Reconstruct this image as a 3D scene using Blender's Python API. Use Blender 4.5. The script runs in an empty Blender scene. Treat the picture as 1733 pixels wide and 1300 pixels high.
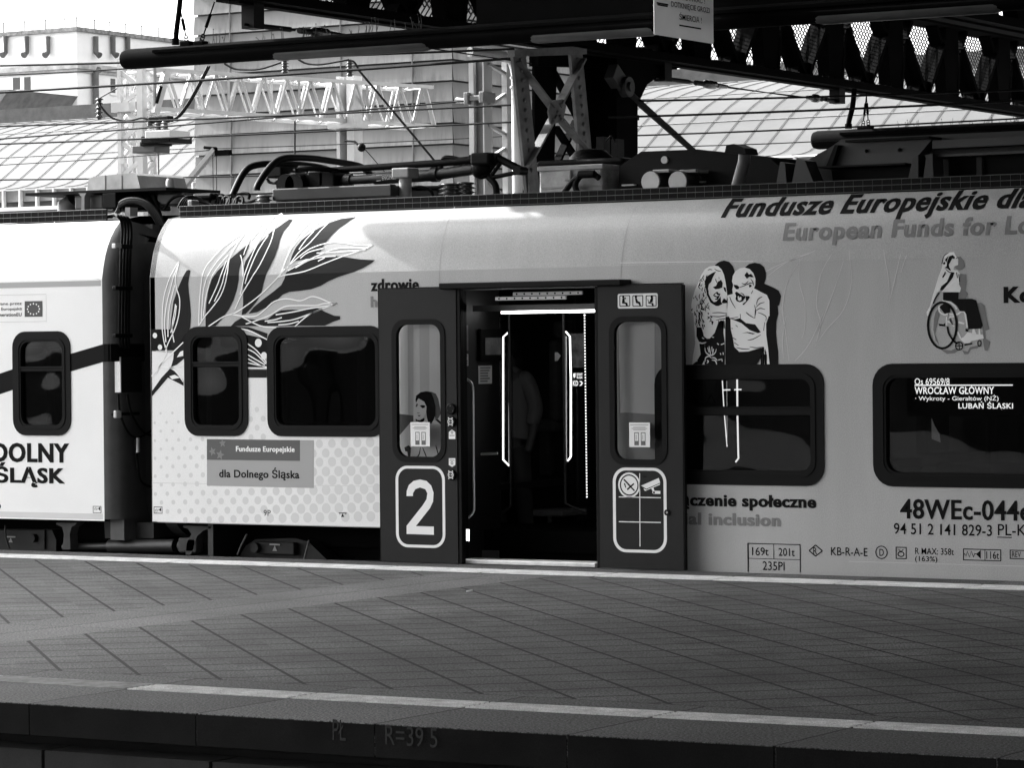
import bpy, bmesh, math, random
from mathutils import Vector, Matrix
random.seed(7)
SC = bpy.context.scene
COL = SC.collection

# ------------------------------------------------------------------ camera
PW, PH = 1733.0, 1301.4
FPX = 5555.0
PHI = math.radians(31.5); PIT = math.radians(-0.56); ROLL = 0.0092
_F0 = Vector((-math.sin(PHI), math.cos(PHI), 0)); _R0 = Vector((math.cos(PHI), math.sin(PHI), 0))
CF = (_F0 * math.cos(PIT) + Vector((0, 0, math.sin(PIT)))).normalized()
_U0 = _R0.cross(CF)
CR = (_R0 * math.cos(ROLL) - _U0 * math.sin(ROLL)).normalized()
CU = CR.cross(CF)
CC = -_F0 * 24.4; CC.z = 1.62
cam = bpy.data.cameras.new('camera'); camo = bpy.data.objects.new('camera', cam); COL.objects.link(camo)
cam.sensor_width = 36.0; cam.lens = FPX / PW * 36.0; cam.clip_start = 0.1; cam.clip_end = 3000
M = Matrix.Identity(4)
for i, v in enumerate((CR, CU, -CF)):
    for r in range(3): M[r][i] = v[r]
for r in range(3): M[r][3] = CC[r]
camo.matrix_world = M
SC.camera = camo

# ------------------------------------------------------------------ world, sun, exposure
SUN_DIR = Vector((2.5, 0.03, -1.54)).normalized()          # the way the light travels
EL = math.asin(-SUN_DIR.z)
W = bpy.data.worlds.new('World'); SC.world = W; W.use_nodes = True
wn = W.node_tree; wn.nodes.clear()
sky = wn.nodes.new('ShaderNodeTexSky'); sky.sky_type = 'NISHITA'; sky.sun_disc = False
sky.sun_elevation = EL; sky.sun_rotation = math.radians(-90); sky.air_density = 1.0; sky.dust_density = 3.5
bw = wn.nodes.new('ShaderNodeRGBToBW'); bg = wn.nodes.new('ShaderNodeBackground'); wo = wn.nodes.new('ShaderNodeOutputWorld')
bg.inputs['Strength'].default_value = 0.15
wn.links.new(sky.outputs[0], bw.inputs[0]); wn.links.new(bw.outputs[0], bg.inputs[0]); wn.links.new(bg.outputs[0], wo.inputs[0])
sl = bpy.data.lights.new('sun', 'SUN'); so = bpy.data.objects.new('sun', sl); COL.objects.link(so)
sl.energy = 3.0; sl.angle = math.radians(0.8); sl.color = (1, 1, 1)
so.rotation_euler = SUN_DIR.to_track_quat('-Z', 'Y').to_euler(); so.location = (-20, 0, 20)
SC.view_settings.view_transform = 'Standard'; SC.view_settings.look = 'None'
SC.view_settings.exposure = 2.4; SC.view_settings.gamma = 1.0
SC.cycles.max_bounces = 8; SC.cycles.transparent_max_bounces = 16
try: SC.cycles.use_denoising = True
except Exception: pass

# ------------------------------------------------------------------ where a point of the photograph lies on a real plane
def _ray(px, py): return CF * FPX + CR * (px - PW / 2) - CU * (py - PH / 2)
def PY(px, py, y=0.0):
    d = _ray(px, py); return CC + d * ((y - CC.y) / d.y)
def PX(px, py, x=0.0):
    d = _ray(px, py); return CC + d * ((x - CC.x) / d.x)
def PZ(px, py, z=0.0):
    d = _ray(px, py); return CC + d * ((z - CC.z) / d.z)

# ------------------------------------------------------------------ materials
MATS = {}
def nn(nt, kind, **kw):
    n = nt.nodes.new(kind)
    for k, v in kw.items(): setattr(n, k, v)
    return n
def mat(name, v, rough=0.6, metal=0.0, var=0.0, scale=3.0, stretch=(1, 1, 1), coat=0.0, bump=0.0, spec=0.5, v2=None, fine=0.0):
    """a grey surface with an uneven tone: v base value, var how far the tone wanders, stretch the noise for streaks"""
    if name in MATS: return MATS[name]
    m = bpy.data.materials.new(name); m.use_nodes = True
    nt = m.node_tree; b = nt.nodes['Principled BSDF']
    b.inputs['Roughness'].default_value = rough; b.inputs['Metallic'].default_value = metal
    b.inputs['Coat Weight'].default_value = coat; b.inputs['Coat Roughness'].default_value = 0.08
    b.inputs['Specular IOR Level'].default_value = spec
    b.inputs['Base Color'].default_value = (v, v, v, 1)
    if var or bump or fine:
        tc = nn(nt, 'ShaderNodeTexCoord'); mp = nn(nt, 'ShaderNodeMapping'); mp.inputs['Scale'].default_value = stretch
        no = nn(nt, 'ShaderNodeTexNoise'); no.inputs['Scale'].default_value = scale; no.inputs['Detail'].default_value = 6; no.inputs['Roughness'].default_value = 0.62
        nt.links.new(tc.outputs['Object'], mp.inputs[0]); nt.links.new(mp.outputs[0], no.inputs[0])
        r = nn(nt, 'ShaderNodeValToRGB'); e = r.color_ramp.elements
        lo = max(0, v * (1 - var)); hi = min(0.95, v * (1 + var)) if v2 is None else v2
        e[0].position = 0.3; e[1].position = 0.7; e[0].color = (lo, lo, lo, 1); e[1].color = (hi, hi, hi, 1)
        nt.links.new(no.outputs[0], r.inputs[0])
        out = r.outputs[0]
        if fine:
            n2 = nn(nt, 'ShaderNodeTexNoise'); n2.inputs['Scale'].default_value = 160; n2.inputs['Detail'].default_value = 3
            mr = nn(nt, 'ShaderNodeMapRange'); mr.inputs[1].default_value = 0.36; mr.inputs[2].default_value = 0.64
            mr.inputs[3].default_value = 1 - fine; mr.inputs[4].default_value = 1 + fine
            nt.links.new(tc.outputs['Object'], n2.inputs[0]); nt.links.new(n2.outputs[0], mr.inputs[0])
            mx = nn(nt, 'ShaderNodeVectorMath', operation='SCALE'); nt.links.new(out, mx.inputs[0]); nt.links.new(mr.outputs[0], mx.inputs['Scale'])
            out = mx.outputs[0]
        nt.links.new(out, b.inputs['Base Color'])
        if bump:
            bp = nn(nt, 'ShaderNodeBump'); bp.inputs['Strength'].default_value = bump; bp.inputs['Distance'].default_value = 0.01
            nt.links.new(no.outputs[0], bp.inputs['Height']); nt.links.new(bp.outputs[0], b.inputs['Normal'])
    MATS[name] = m; return m
def emit(name, s):
    if name in MATS: return MATS[name]
    m = bpy.data.materials.new(name); m.use_nodes = True
    b = m.node_tree.nodes['Principled BSDF']; b.inputs['Base Color'].default_value = (.8, .8, .8, 1)
    b.inputs['Emission Color'].default_value = (1, 1, 1, 1); b.inputs['Emission Strength'].default_value = s
    MATS[name] = m; return m
def glass(name, tint=0.5, refl=1.0, wob=0.02, ior=1.5):
    if name in MATS: return MATS[name]
    m = bpy.data.materials.new(name); m.use_nodes = True; nt = m.node_tree; nt.nodes.clear()
    o = nn(nt, 'ShaderNodeOutputMaterial'); t = nn(nt, 'ShaderNodeBsdfTransparent'); t.inputs[0].default_value = (tint, tint, tint, 1)
    g = nn(nt, 'ShaderNodeBsdfGlossy'); g.inputs['Roughness'].default_value = 0.015; g.inputs[0].default_value = (refl, refl, refl, 1)
    f = nn(nt, 'ShaderNodeFresnel'); f.inputs[0].default_value = ior
    if wob:
        tc = nn(nt, 'ShaderNodeTexCoord'); no = nn(nt, 'ShaderNodeTexNoise'); no.inputs['Scale'].default_value = 1.6; no.inputs['Detail'].default_value = 1
        bp = nn(nt, 'ShaderNodeBump'); bp.inputs['Strength'].default_value = 1.0; bp.inputs['Distance'].default_value = wob
        nt.links.new(tc.outputs['Object'], no.inputs[0]); nt.links.new(no.outputs[0], bp.inputs['Height']); nt.links.new(bp.outputs[0], g.inputs['Normal'])
    mx = nn(nt, 'ShaderNodeMixShader')
    nt.links.new(f.outputs[0], mx.inputs[0]); nt.links.new(t.outputs[0], mx.inputs[1]); nt.links.new(g.outputs[0], mx.inputs[2]); nt.links.new(mx.outputs[0], o.inputs[0])
    MATS[name] = m; return m

# ------------------------------------------------------------------ mesh builder
class MB:
    def __init__(s): s.v = []; s.f = []; s.smooth = set()
    def add(s, vs, fs, smooth=False):
        k = len(s.v); s.v += [tuple(v) for v in vs]
        for f in fs:
            if smooth: s.smooth.add(len(s.f))
            s.f.append(tuple(i + k for i in f))
        return s
    def box(s, x0, x1, y0, y1, z0, z1):
        v = [(x, y, z) for z in (z0, z1) for y in (y0, y1) for x in (x0, x1)]
        return s.add(v, [(0, 2, 3, 1), (4, 5, 7, 6), (0, 1, 5, 4), (2, 6, 7, 3), (0, 4, 6, 2), (1, 3, 7, 5)])
    def bbox(s, x0, x1, y0, y1, z0, z1, b=0.01):
        """a box with its upright and level edges chamfered"""
        bm = bmesh.new(); bmesh.ops.create_cube(bm, size=1)
        for v in bm.verts: v.co = Vector(((x0 + x1) / 2 + v.co.x * (x1 - x0), (y0 + y1) / 2 + v.co.y * (y1 - y0), (z0 + z1) / 2 + v.co.z * (z1 - z0)))
        bmesh.ops.bevel(bm, geom=bm.edges[:], offset=b, segments=2, affect='EDGES', profile=0.5)
        return s.frombm(bm)
    def frombm(s, bm):
        bm.verts.index_update()
        s.add([v.co for v in bm.verts], [[v.index for v in f.verts] for f in bm.faces]); bm.free(); return s
    def bar(s, a, b, w, h=None, up=(0, 0, 1)):
        """a rectangular bar from a to b"""
        a = Vector(a); b = Vector(b); h = h or w; d = (b - a).normalized(); u = Vector(up)
        if abs(d.dot(u)) > .98: u = Vector((0, 1, 0))
        r = d.cross(u).normalized() * w / 2; u = r.cross(d).normalized() * h / 2
        v = [p + q for p in (a, b) for q in (-r - u, r - u, r + u, -r + u)]
        return s.add(v, [(3, 2, 1, 0), (4, 5, 6, 7), (0, 1, 5, 4), (1, 2, 6, 5), (2, 3, 7, 6), (3, 0, 4, 7)])
    def tube(s, pts, r, n=8, caps=True, closed=False):
        pts = [Vector(p) for p in pts]; rs = r if isinstance(r, (list, tuple)) else [r] * len(pts)
        rings = []; pr = None
        for i, p in enumerate(pts):
            a = pts[i - 1] if (i or closed) else p; b = pts[(i + 1) % len(pts)] if (i < len(pts) - 1 or closed) else p
            d = (b - a).normalized()
            if pr is None:
                u = Vector((0, 0, 1)) if abs(d.z) < .9 else Vector((1, 0, 0)); pr = d.cross(u).normalized()
            else:
                pr = (pr - d * pr.dot(d)); pr = pr.normalized() if pr.length > 1e-6 else d.orthogonal().normalized()
            q = d.cross(pr)
            rings.append([p + (pr * math.cos(t) + q * math.sin(t)) * rs[i] for t in [2 * math.pi * k / n for k in range(n)]])
        v = [x for rg in rings for x in rg]; f = []
        m = len(pts)
        for i in range(m if closed else m - 1):
            j = (i + 1) % m
            for k in range(n): f.append((i * n + k, i * n + (k + 1) % n, j * n + (k + 1) % n, j * n + k))
        s.add(v, f, True)
        if caps and not closed:
            s.add(rings[0], [tuple(range(n))[::-1]]); s.add(rings[-1], [tuple(range(n))])
        return s
    def cyl(s, a, b, r, r2=None, n=16): return s.tube([a, b], [r, r if r2 is None else r2], n)
    def prism(s, poly, ax, t0, t1):
        """poly of 2-D points pushed along axis ax (0 x, 1 y, 2 z) from t0 to t1"""
        def P(p, t):
            return (t, p[0], p[1]) if ax == 0 else ((p[0], t, p[1]) if ax == 1 else (p[0], p[1], t))
        n = len(poly); v = [P(p, t0) for p in poly] + [P(p, t1) for p in poly]
        tri = tess([(p[0], p[1]) for p in poly])
        f = [tuple(t) for t in tri] + [tuple(i + n for i in t[::-1]) for t in tri]
        f += [(i, (i + 1) % n, (i + 1) % n + n, i + n) for i in range(n)]
        return s.add(v, f)
    def ball(s, c, r, n=8, m=5, sx=1, sy=1, sz=1):
        v = []; f = []
        for i in range(m + 1):
            t = math.pi * i / m
            for k in range(n):
                p = 2 * math.pi * k / n; v.append((c[0] + sx * r * math.sin(t) * math.cos(p), c[1] + sy * r * math.sin(t) * math.sin(p), c[2] + sz * r * math.cos(t)))
        for i in range(m):
            for k in range(n): f.append((i * n + k, (i + 1) * n + k, (i + 1) * n + (k + 1) % n, i * n + (k + 1) % n))
        return s.add(v, f, True)

from mathutils.geometry import tessellate_polygon
def tess(poly): return [t for t in tessellate_polygon([[Vector((p[0], p[1], 0)) for p in poly]])]

def rootof(o):
    while o.parent: o = o.parent
    return o
def link(name, mb, m, parent=None, label=None):
    """one mesh object out of a builder; coordinates are world ones, kept by taking off the thing's base point"""
    off = Vector((0, 0, 0)) if parent is None else Vector(rootof(parent).location)
    me = bpy.data.meshes.new(name)
    me.from_pydata([(v[0] - off.x, v[1] - off.y, v[2] - off.z) for v in mb.v], [], mb.f)
    if mb.smooth:
        me.polygons.foreach_set('use_smooth', [i in mb.smooth for i in range(len(mb.f))])
    bm = bmesh.new(); bm.from_mesh(me); bmesh.ops.recalc_face_normals(bm, faces=bm.faces[:]); bm.to_mesh(me); bm.free()
    me.materials.append(m); me.update()
    o = bpy.data.objects.new(name, me); COL.objects.link(o)
    if parent is not None: o.parent = parent
    if label: o['label'] = label
    return o
def tag(o, label, cat, group=None):
    o['label'] = label; o['category'] = cat
    if group: o['group'] = group
    return o
def thing(name, label, cat, loc=(0, 0, 0), group=None):
    o = bpy.data.objects.new(name, None); COL.objects.link(o); o.location = loc; o.empty_display_size = 0.2
    return tag(o, label, cat, group)
def struct(name, mb, m, kind='structure'):
    o = link(name, mb, m); o['kind'] = kind; return o
def rrect(x0, x1, z0, z1, r, n=6):
    p = []
    for cx, cz, a in ((x1 - r, z1 - r, 0), (x0 + r, z1 - r, 90), (x0 + r, z0 + r, 180), (x1 - r, z0 + r, 270)):
        for k in range(n + 1):
            t = math.radians(a + 90 * k / n); p.append((cx + r * math.cos(t), cz + r * math.sin(t)))
    return p
def ringprism(mb, outer, inner, y0, y1):
    """a frame between two outlines of the same number of points, from y0 (front) to y1"""
    n = len(outer)
    v = [(p[0], y0, p[1]) for p in outer] + [(p[0], y0, p[1]) for p in inner] + [(p[0], y1, p[1]) for p in outer] + [(p[0], y1, p[1]) for p in inner]
    f = []
    for i in range(n):
        j = (i + 1) % n
        f += [(i, j, n + j, n + i), (2 * n + i, 3 * n + i, 3 * n + j, 2 * n + j), (i, 2 * n + i, 2 * n + j, j), (n + i, n + j, 3 * n + j, 3 * n + i)]
    return mb.add(v, f)

# ------------------------------------------------------------------ printed film on the carriage skin
PROF = [(0.0, 0.287), (0.0, 2.24), (0.020, 2.34), (0.046, 2.431), (0.077, 2.505), (0.116, 2.574), (0.172, 2.645), (0.249, 2.715)]
SL = [0.0]
for i in range(1, len(PROF)): SL.append(SL[-1] + math.hypot(PROF[i][0] - PROF[i - 1][0], PROF[i][1] - PROF[i - 1][1]))
SL = [a + 0.287 for a in SL]                                        # girth along the side, equal to z below the fold
def skin(x, s, off=0.0):
    i = 0
    while i < len(SL) - 2 and s > SL[i + 1]: i += 1
    t = (s - SL[i]) / (SL[i + 1] - SL[i]); a, b = PROF[i], PROF[i + 1]
    dy, dz = b[0] - a[0], b[1] - a[1]; L = math.hypot(dy, dz)
    return (x, a[0] + dy * t - dz / L * off, a[1] + dz * t + dy / L * off)
def B(px, py):
    """photo point -> (x, girth) on the carriage skin"""
    d = _ray(px, py)
    for i in range(len(PROF) - 1):
        (y0, z0), (y1, z1) = PROF[i], PROF[i + 1]
        ny, nz = -(z1 - z0), (y1 - y0)                              # outward normal of the strip
        den = d.y * ny + d.z * nz
        t = ((y0 - CC.y) * ny + (z0 - CC.z) * nz) / den
        p = CC + d * t
        L2 = (y1 - y0) ** 2 + (z1 - z0) ** 2
        u = ((p.y - y0) * (y1 - y0) + (p.z - z0) * (z1 - z0)) / L2
        if u <= 1.0 or i == len(PROF) - 2: return (p.x, SL[i] + u * (SL[i + 1] - SL[i]))
class Film:
    """flat shapes in (x, girth) that are cut at the folds and laid on the skin"""
    def __init__(s, off): s.mb = MB(); s.off = off
    def raw(s, vs, fs):
        s.up = max(v[1] for v in vs) > SL[1]
        if s.up:
            bm = bmesh.new(); bv = [bm.verts.new((v[0], v[1], 0)) for v in vs]
            for f in fs:
                try: bm.faces.new([bv[i] for i in f])
                except ValueError: pass
            for c in SL[1:-1]:
                bmesh.ops.bisect_plane(bm, geom=bm.verts[:] + bm.edges[:] + bm.faces[:], plane_co=(0, c, 0), plane_no=(0, 1, 0))
            bm.verts.index_update()
            vs = [(v.co.x, v.co.y) for v in bm.verts]; fs = [[v.index for v in f.verts] for f in bm.faces]; bm.free()
        lo = [f for f in fs if sum(vs[i][1] for i in f) / len(f) <= SL[1] + 1e-6]; hi = [f for f in fs if f not in lo] if s.up else []
        P_ = [skin(v[0], v[1], s.off) for v in vs]
        if lo: s.mb.add(P_, lo)
        if hi: s.mb.add(P_, hi, True)
        return s
    def poly(s, pts): return s.raw(pts, tess(pts))
    def px(s, pts, x0=0, y0=0, k=1.0): return s.poly([B(x0 + p[0] * k, y0 + p[1] * k) for p in pts])
    def rect(s, px0, py0, px1, py1):
        a = B(px0, py0); b = B(px1, py0); c = B(px0, py1)
        return s.poly([(a[0], c[1]), (b[0], c[1]), (b[0], a[1]), (a[0], a[1])])
    def stroke(s, pts, w, taper=False):
        """a brush line along points of (x, girth)"""
        n = len(pts)
        if n < 2: return s
        L = []; R = []
        for i in range(n):
            a = Vector(pts[max(0, i - 1)]); b = Vector(pts[min(n - 1, i + 1)]); d = (b - a)
            d = d.normalized() if d.length > 1e-9 else Vector((1, 0))
            q = Vector((-d.y, d.x)) * w / 2 * ((0.35 + 0.65 * math.sin(math.pi * (i + .3) / (n - .4))) if taper else 1)
            p = Vector(pts[i]); L.append(p + q); R.append(p - q)
        v = [tuple(p) for p in L] + [tuple(p) for p in R]
        return s.raw(v, [(i, i + 1, n + i + 1, n + i) for i in range(n - 1)])
    def pxs(s, pts, w, x0=0, y0=0, k=1.0, taper=False, smooth=True):
        q = [B(x0 + p[0] * k, y0 + p[1] * k) for p in pts]
        return s.stroke(curve(q) if smooth and len(q) > 2 else q, w, taper)
    def disc(s, c, r, n=16, k=1.0):
        return s.poly([(c[0] + r * math.cos(2 * math.pi * i / n), c[1] + r * k * math.sin(2 * math.pi * i / n)) for i in range(n)])
    def loop(s, outer, inner):
        n = len(outer); return s.raw(list(outer) + list(inner), [(i, (i + 1) % n, (i + 1) % n + n, i + n) for i in range(n)])
    def text(s, body, x0, ytop, ybot, x1, full=None, bold=0.0, shear=0.0, fat=0.0):
        """letters whose ink fills the given corner points of the photograph"""
        a = B(x0, ybot); t = B(x0, ytop); b = B(x1, ybot)
        v, f, box = letters(body, bold, shear)
        kx = (b[0] - a[0]) / (box[1] - box[0]); ky = (t[1] - a[1]) / (box[3] - box[2]); bx, by = box[0], box[2]
        off = s.off
        for k, fx in enumerate((0.0, -fat, fat) if fat else (0.0,)):        # heavy faces: the letters laid twice more, a hair apart
            s.off = off + k * .0002
            v, f, _ = letters(full or body, bold, shear)
            s.raw([(a[0] + (p[0] + fx - bx) * kx, a[1] + (p[1] - by) * ky) for p in v], f)
        s.off = off; return s
    def done(s, name, m, parent, label=None): return link(name, s.mb, m, parent, label)
def curve(p, n=4):
    """Catmull-Rom points through p"""
    out = []
    for i in range(len(p) - 1):
        a, b, c, d = (Vector(p[max(0, i - 1)]), Vector(p[i]), Vector(p[i + 1]), Vector(p[min(len(p) - 1, i + 2)]))
        for k in range(n):
            t = k / n
            out.append(tuple(0.5 * ((2 * b) + (c - a) * t + (2 * a - 5 * b + 4 * c - d) * t * t + (3 * b - a - 3 * c + d) * t ** 3)))
    out.append(tuple(p[-1])); return out
_LC = {}
def letters(body, bold=0.0, shear=0.0):
    key = (body, bold, shear)
    if key in _LC: return _LC[key]
    c = bpy.data.curves.new('lettering', 'FONT'); c.body = body; c.offset = bold; c.shear = shear; c.resolution_u = 3
    c.space_character = 1.0 + bold * 3.0
    o = bpy.data.objects.new('lettering', c); COL.objects.link(o)
    dg = bpy.context.evaluated_depsgraph_get(); dg.update()
    me = bpy.data.meshes.new_from_object(o.evaluated_get(dg))
    v = [(p.co.x, p.co.y) for p in me.vertices]; f = [tuple(q.vertices) for q in me.polygons]
    bpy.data.objects.remove(o); bpy.data.curves.remove(c); bpy.data.meshes.remove(me)
    xs = [p[0] for p in v]; ys = [p[1] for p in v]
    _LC[key] = (v, f, (min(xs), max(xs), min(ys), max(ys))); return _LC[key]
def text_on(mb, body, p0, ex, ez, w, h, bold=0.0, shear=0.0):
    """letters on any plane: ink box from p0, along ex for w and ez for h"""
    v, f, bx = letters(body, bold, shear); p0 = Vector(p0); ex = Vector(ex); ez = Vector(ez)
    kx = w / (bx[1] - bx[0]); ky = h / (bx[3] - bx[2])
    mb.add([p0 + ex * ((p[0] - bx[0]) * kx) + ez * ((p[1] - bx[2]) * ky) for p in v], f); return mb

# ------------------------------------------------------------------ palette
m_white = mat('white_paint', 0.74, 0.45, var=0.05, scale=1.2, coat=0.25, fine=.06)
m_livery = mat('livery_grey_paint', 0.40, 0.42, var=0.09, scale=2.2, stretch=(1, 1, .22), coat=0.2, fine=.15)
m_dark = mat('charcoal_paint', 0.0095, 0.5, var=0.2, scale=2.5, spec=0.18, fine=.2)
m_frame = mat('black_rubber', 0.0016, 0.55, var=0.2, scale=6, spec=0.12)
m_black = mat('black_steel', 0.0018, 0.55, var=0.3, scale=5, spec=0.12)
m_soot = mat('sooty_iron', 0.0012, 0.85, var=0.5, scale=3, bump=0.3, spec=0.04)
m_ink = mat('black_ink', 0.003, 0.6, spec=0.1)
m_print = mat('charcoal_print', 0.020, 0.6, spec=.05)
m_pale = mat('pale_print', 0.78, 0.5)
m_midp = mat('mid_grey_print', 0.16, 0.5)
m_lightp = mat('light_grey_print', 0.42, 0.5)
m_alu = mat('bare_aluminium', 0.45, 0.4, metal=0.6, var=0.2, scale=6)
m_roofgrey = mat('roof_grey_metal', 0.01, 0.5, var=0.35, scale=3)
m_gearbox = mat('dull_grey_box', 0.22, 0.55, var=0.25, scale=4)
m_galv = mat('white_galvanised_steel', 0.52, 0.5, var=0.12, scale=4)
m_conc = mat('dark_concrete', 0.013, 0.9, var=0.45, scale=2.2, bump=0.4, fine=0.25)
m_wire = mat('black_cable', 0.002, 0.6, spec=.12)
m_glass = glass('window_glass', 0.45, 0.55, 0.010)
m_clear = glass('door_glass', 0.98, 0.15, wob=0.0); m_clear_bright = glass('door_glass_reflecting', 0.98, 1.0, wob=0.0, ior=1.75)
m_led = emit('led_strip', 0.8)
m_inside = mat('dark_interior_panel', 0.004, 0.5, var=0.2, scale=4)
# ================================================================== SETTING
ZP = 0.035                                                          # top of the platform
def near_edge(x):
    d = max(0.0, min(x, 11) - 2.0); return -9.215 + 0.0052 * d * d
def stone_mat():
    m = bpy.data.materials.new('granite_paving'); m.use_nodes = True; nt = m.node_tree; b = nt.nodes['Principled BSDF']
    tc = nn(nt, 'ShaderNodeTexCoord'); sp = nn(nt, 'ShaderNodeSeparateXYZ'); nt.links.new(tc.outputs['Object'], sp.inputs[0])
    def ma(op, a, c=None, d=None):
        n = nn(nt, 'ShaderNodeMath', operation=op)
        for i, q in enumerate((a, c, d)):
            if q is None: continue
            if isinstance(q, (int, float)): n.inputs[i].default_value = q
            else: nt.links.new(q, n.inputs[i])
        return n.outputs[0]
    nw = nn(nt, 'ShaderNodeTexNoise'); nw.inputs['Scale'].default_value = 5.0; nw.inputs['Detail'].default_value = 4; nt.links.new(tc.outputs['Object'], nw.inputs[0])
    wob = ma('MULTIPLY', ma('SUBTRACT', nw.outputs[0], 0.5), 0.035)
    X, Y = ma('ADD', sp.outputs[0], wob), ma('SUBTRACT', sp.outputs[1], wob)
    def joint(u, per, w):
        t = ma('ADD', ma('DIVIDE', u, per), 0.5); t = ma('ABSOLUTE', ma('SUBTRACT', ma('FRACT', t), 0.5))
        return ma('LESS_THAN', t, w / per / 2)
    def cell(u, per): return ma('FLOOR', ma('DIVIDE', u, per))
    r2 = math.sqrt(2)
    u1 = ma('DIVIDE', ma('ADD', ma('ADD', X, Y), 4.75), r2); u2 = ma('DIVIDE', ma('SUBTRACT', X, Y), r2)
    per = 0.3536
    jf = ma('MAXIMUM', joint(u1, per, 0.021), joint(u2, per, 0.026))
    xb = ma('SUBTRACT', X, 0.46)
    inband = ma('LESS_THAN', ma('ABSOLUTE', xb), 0.44)
    jb = ma('MAXIMUM', joint(xb, 0.44, 0.012), joint(ma('ADD', Y, 0.3), 1.1, 0.010))
    inedge = ma('MAXIMUM', ma('LESS_THAN', Y, -7.93), ma('GREATER_THAN', Y, -0.97))
    je = ma('MAXIMUM', joint(ma('SUBTRACT', X, 3.05), 0.935, 0.014),
            ma('MAXIMUM', ma('LESS_THAN', ma('ABSOLUTE', ma('ADD', Y, 7.93)), 0.011), ma('LESS_THAN', ma('ABSOLUTE', ma('ADD', Y, 0.97)), 0.011)))
    def mix(f, a, c): return ma('ADD', ma('MULTIPLY', f, c), ma('MULTIPLY', ma('SUBTRACT', 1.0, f), a))
    j = mix(inedge, mix(inband, jf, jb), je)
    # each slab its own tone
    cx = mix(inedge, mix(inband, cell(ma('ADD', u1, per / 2), per), cell(xb, 0.44)), cell(ma('SUBTRACT', X, 3.05), 0.935))
    cy = mix(inedge, mix(inband, cell(ma('ADD', u2, per / 2), per), 77.0), 55.0)
    cv = nn(nt, 'ShaderNodeCombineXYZ'); nt.links.new(cx, cv.inputs[0]); nt.links.new(cy, cv.inputs[1])
    wnz = nn(nt, 'ShaderNodeTexWhiteNoise'); nt.links.new(cv.outputs[0], wnz.inputs[0])
    tone = ma('ADD', 0.84, ma('MULTIPLY', wnz.outputs[0], 0.32))
    band_t = ma('ADD', 1.0, ma('MULTIPLY', ma('MULTIPLY', inband, ma('SUBTRACT', 1.0, inedge)), 0.25))
    n1 = nn(nt, 'ShaderNodeTexNoise'); n1.inputs['Scale'].default_value = 0.7; n1.inputs['Detail'].default_value = 5
    n2 = nn(nt, 'ShaderNodeTexNoise'); n2.inputs['Scale'].default_value = 85; n2.inputs['Detail'].default_value = 4; n2.inputs['Roughness'].default_value = 0.8
    for n in (n1, n2): nt.links.new(tc.outputs['Object'], n.inputs[0])
    dirt = ma('ADD', 0.35, ma('MULTIPLY', n1.outputs[0], 1.3)); speck = ma('MAXIMUM', 0.15, ma('ADD', -4.0, ma('MULTIPLY', n2.outputs[0], 10.0)))
    val = ma('MULTIPLY', ma('MULTIPLY', ma('MULTIPLY', tone, band_t), ma('MULTIPLY', dirt, speck)), 0.092)
    vo = nn(nt, 'ShaderNodeTexVoronoi'); vo.inputs['Scale'].default_value = 1.7; nt.links.new(tc.outputs['Object'], vo.inputs[0])
    gum = ma('LESS_THAN', vo.outputs['Distance'], 0.045)
    val = ma('MULTIPLY', val, ma('SUBTRACT', 1.0, ma('MULTIPLY', gum, 0.45)))
    val = ma('MULTIPLY', val, ma('SUBTRACT', 1.0, ma('MULTIPLY', j, 0.93)))
    cc = nn(nt, 'ShaderNodeCombineColor')
    for i in range(3): nt.links.new(val, cc.inputs[i])
    nt.links.new(cc.outputs[0], b.inputs['Base Color'])
    b.inputs['Roughness'].default_value = 0.65; b.inputs['Specular IOR Level'].default_value = 0.12
    bp = nn(nt, 'ShaderNodeBump'); bp.inputs['Strength'].default_value = 0.35; bp.inputs['Distance'].default_value = 0.004
    h = ma('SUBTRACT', n2.outputs[0], ma('MULTIPLY', j, 1.5)); nt.links.new(h, bp.inputs['Height']); nt.links.new(bp.outputs[0], b.inputs['Normal'])
    return m
m_stone = stone_mat()

# ground, track bed, platforms
g = MB(); g.box(-1500, 1500, -1500, 1500, -1.3, -1.15); struct('ground', g, mat('ballast_ground', 0.09, 0.95, var=0.5, scale=14, bump=0.6))
xs = [-60, -20, -8] + [x * 0.5 - 4 for x in range(0, 31)] + [20, 60]
pl = [(x, near_edge(x)) for x in xs] + [(60, -0.08), (-60, -0.08)]
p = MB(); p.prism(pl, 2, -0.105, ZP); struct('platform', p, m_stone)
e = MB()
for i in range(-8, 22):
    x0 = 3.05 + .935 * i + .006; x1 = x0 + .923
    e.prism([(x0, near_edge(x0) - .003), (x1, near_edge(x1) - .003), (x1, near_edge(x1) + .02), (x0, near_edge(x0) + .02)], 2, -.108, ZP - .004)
struct('platform_edge', e, mat('shaded_edge_stone', 0.006, .9, var=.5, scale=3, fine=.3, spec=.1))  # slab face strips: the face's shade is put into this darker colour
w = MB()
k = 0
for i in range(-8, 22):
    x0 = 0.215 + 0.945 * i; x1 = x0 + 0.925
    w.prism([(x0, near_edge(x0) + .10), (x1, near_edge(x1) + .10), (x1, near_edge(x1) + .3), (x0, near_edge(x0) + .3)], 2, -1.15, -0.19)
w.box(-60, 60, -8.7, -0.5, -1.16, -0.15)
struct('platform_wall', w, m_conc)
o_ = MB(); o_.box(-60, 60, -45, -13.6, -1.15, ZP); struct('opposite_platform', o_, mat('opposite_paving', 0.05, 0.7, var=0.2, scale=2))
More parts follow.
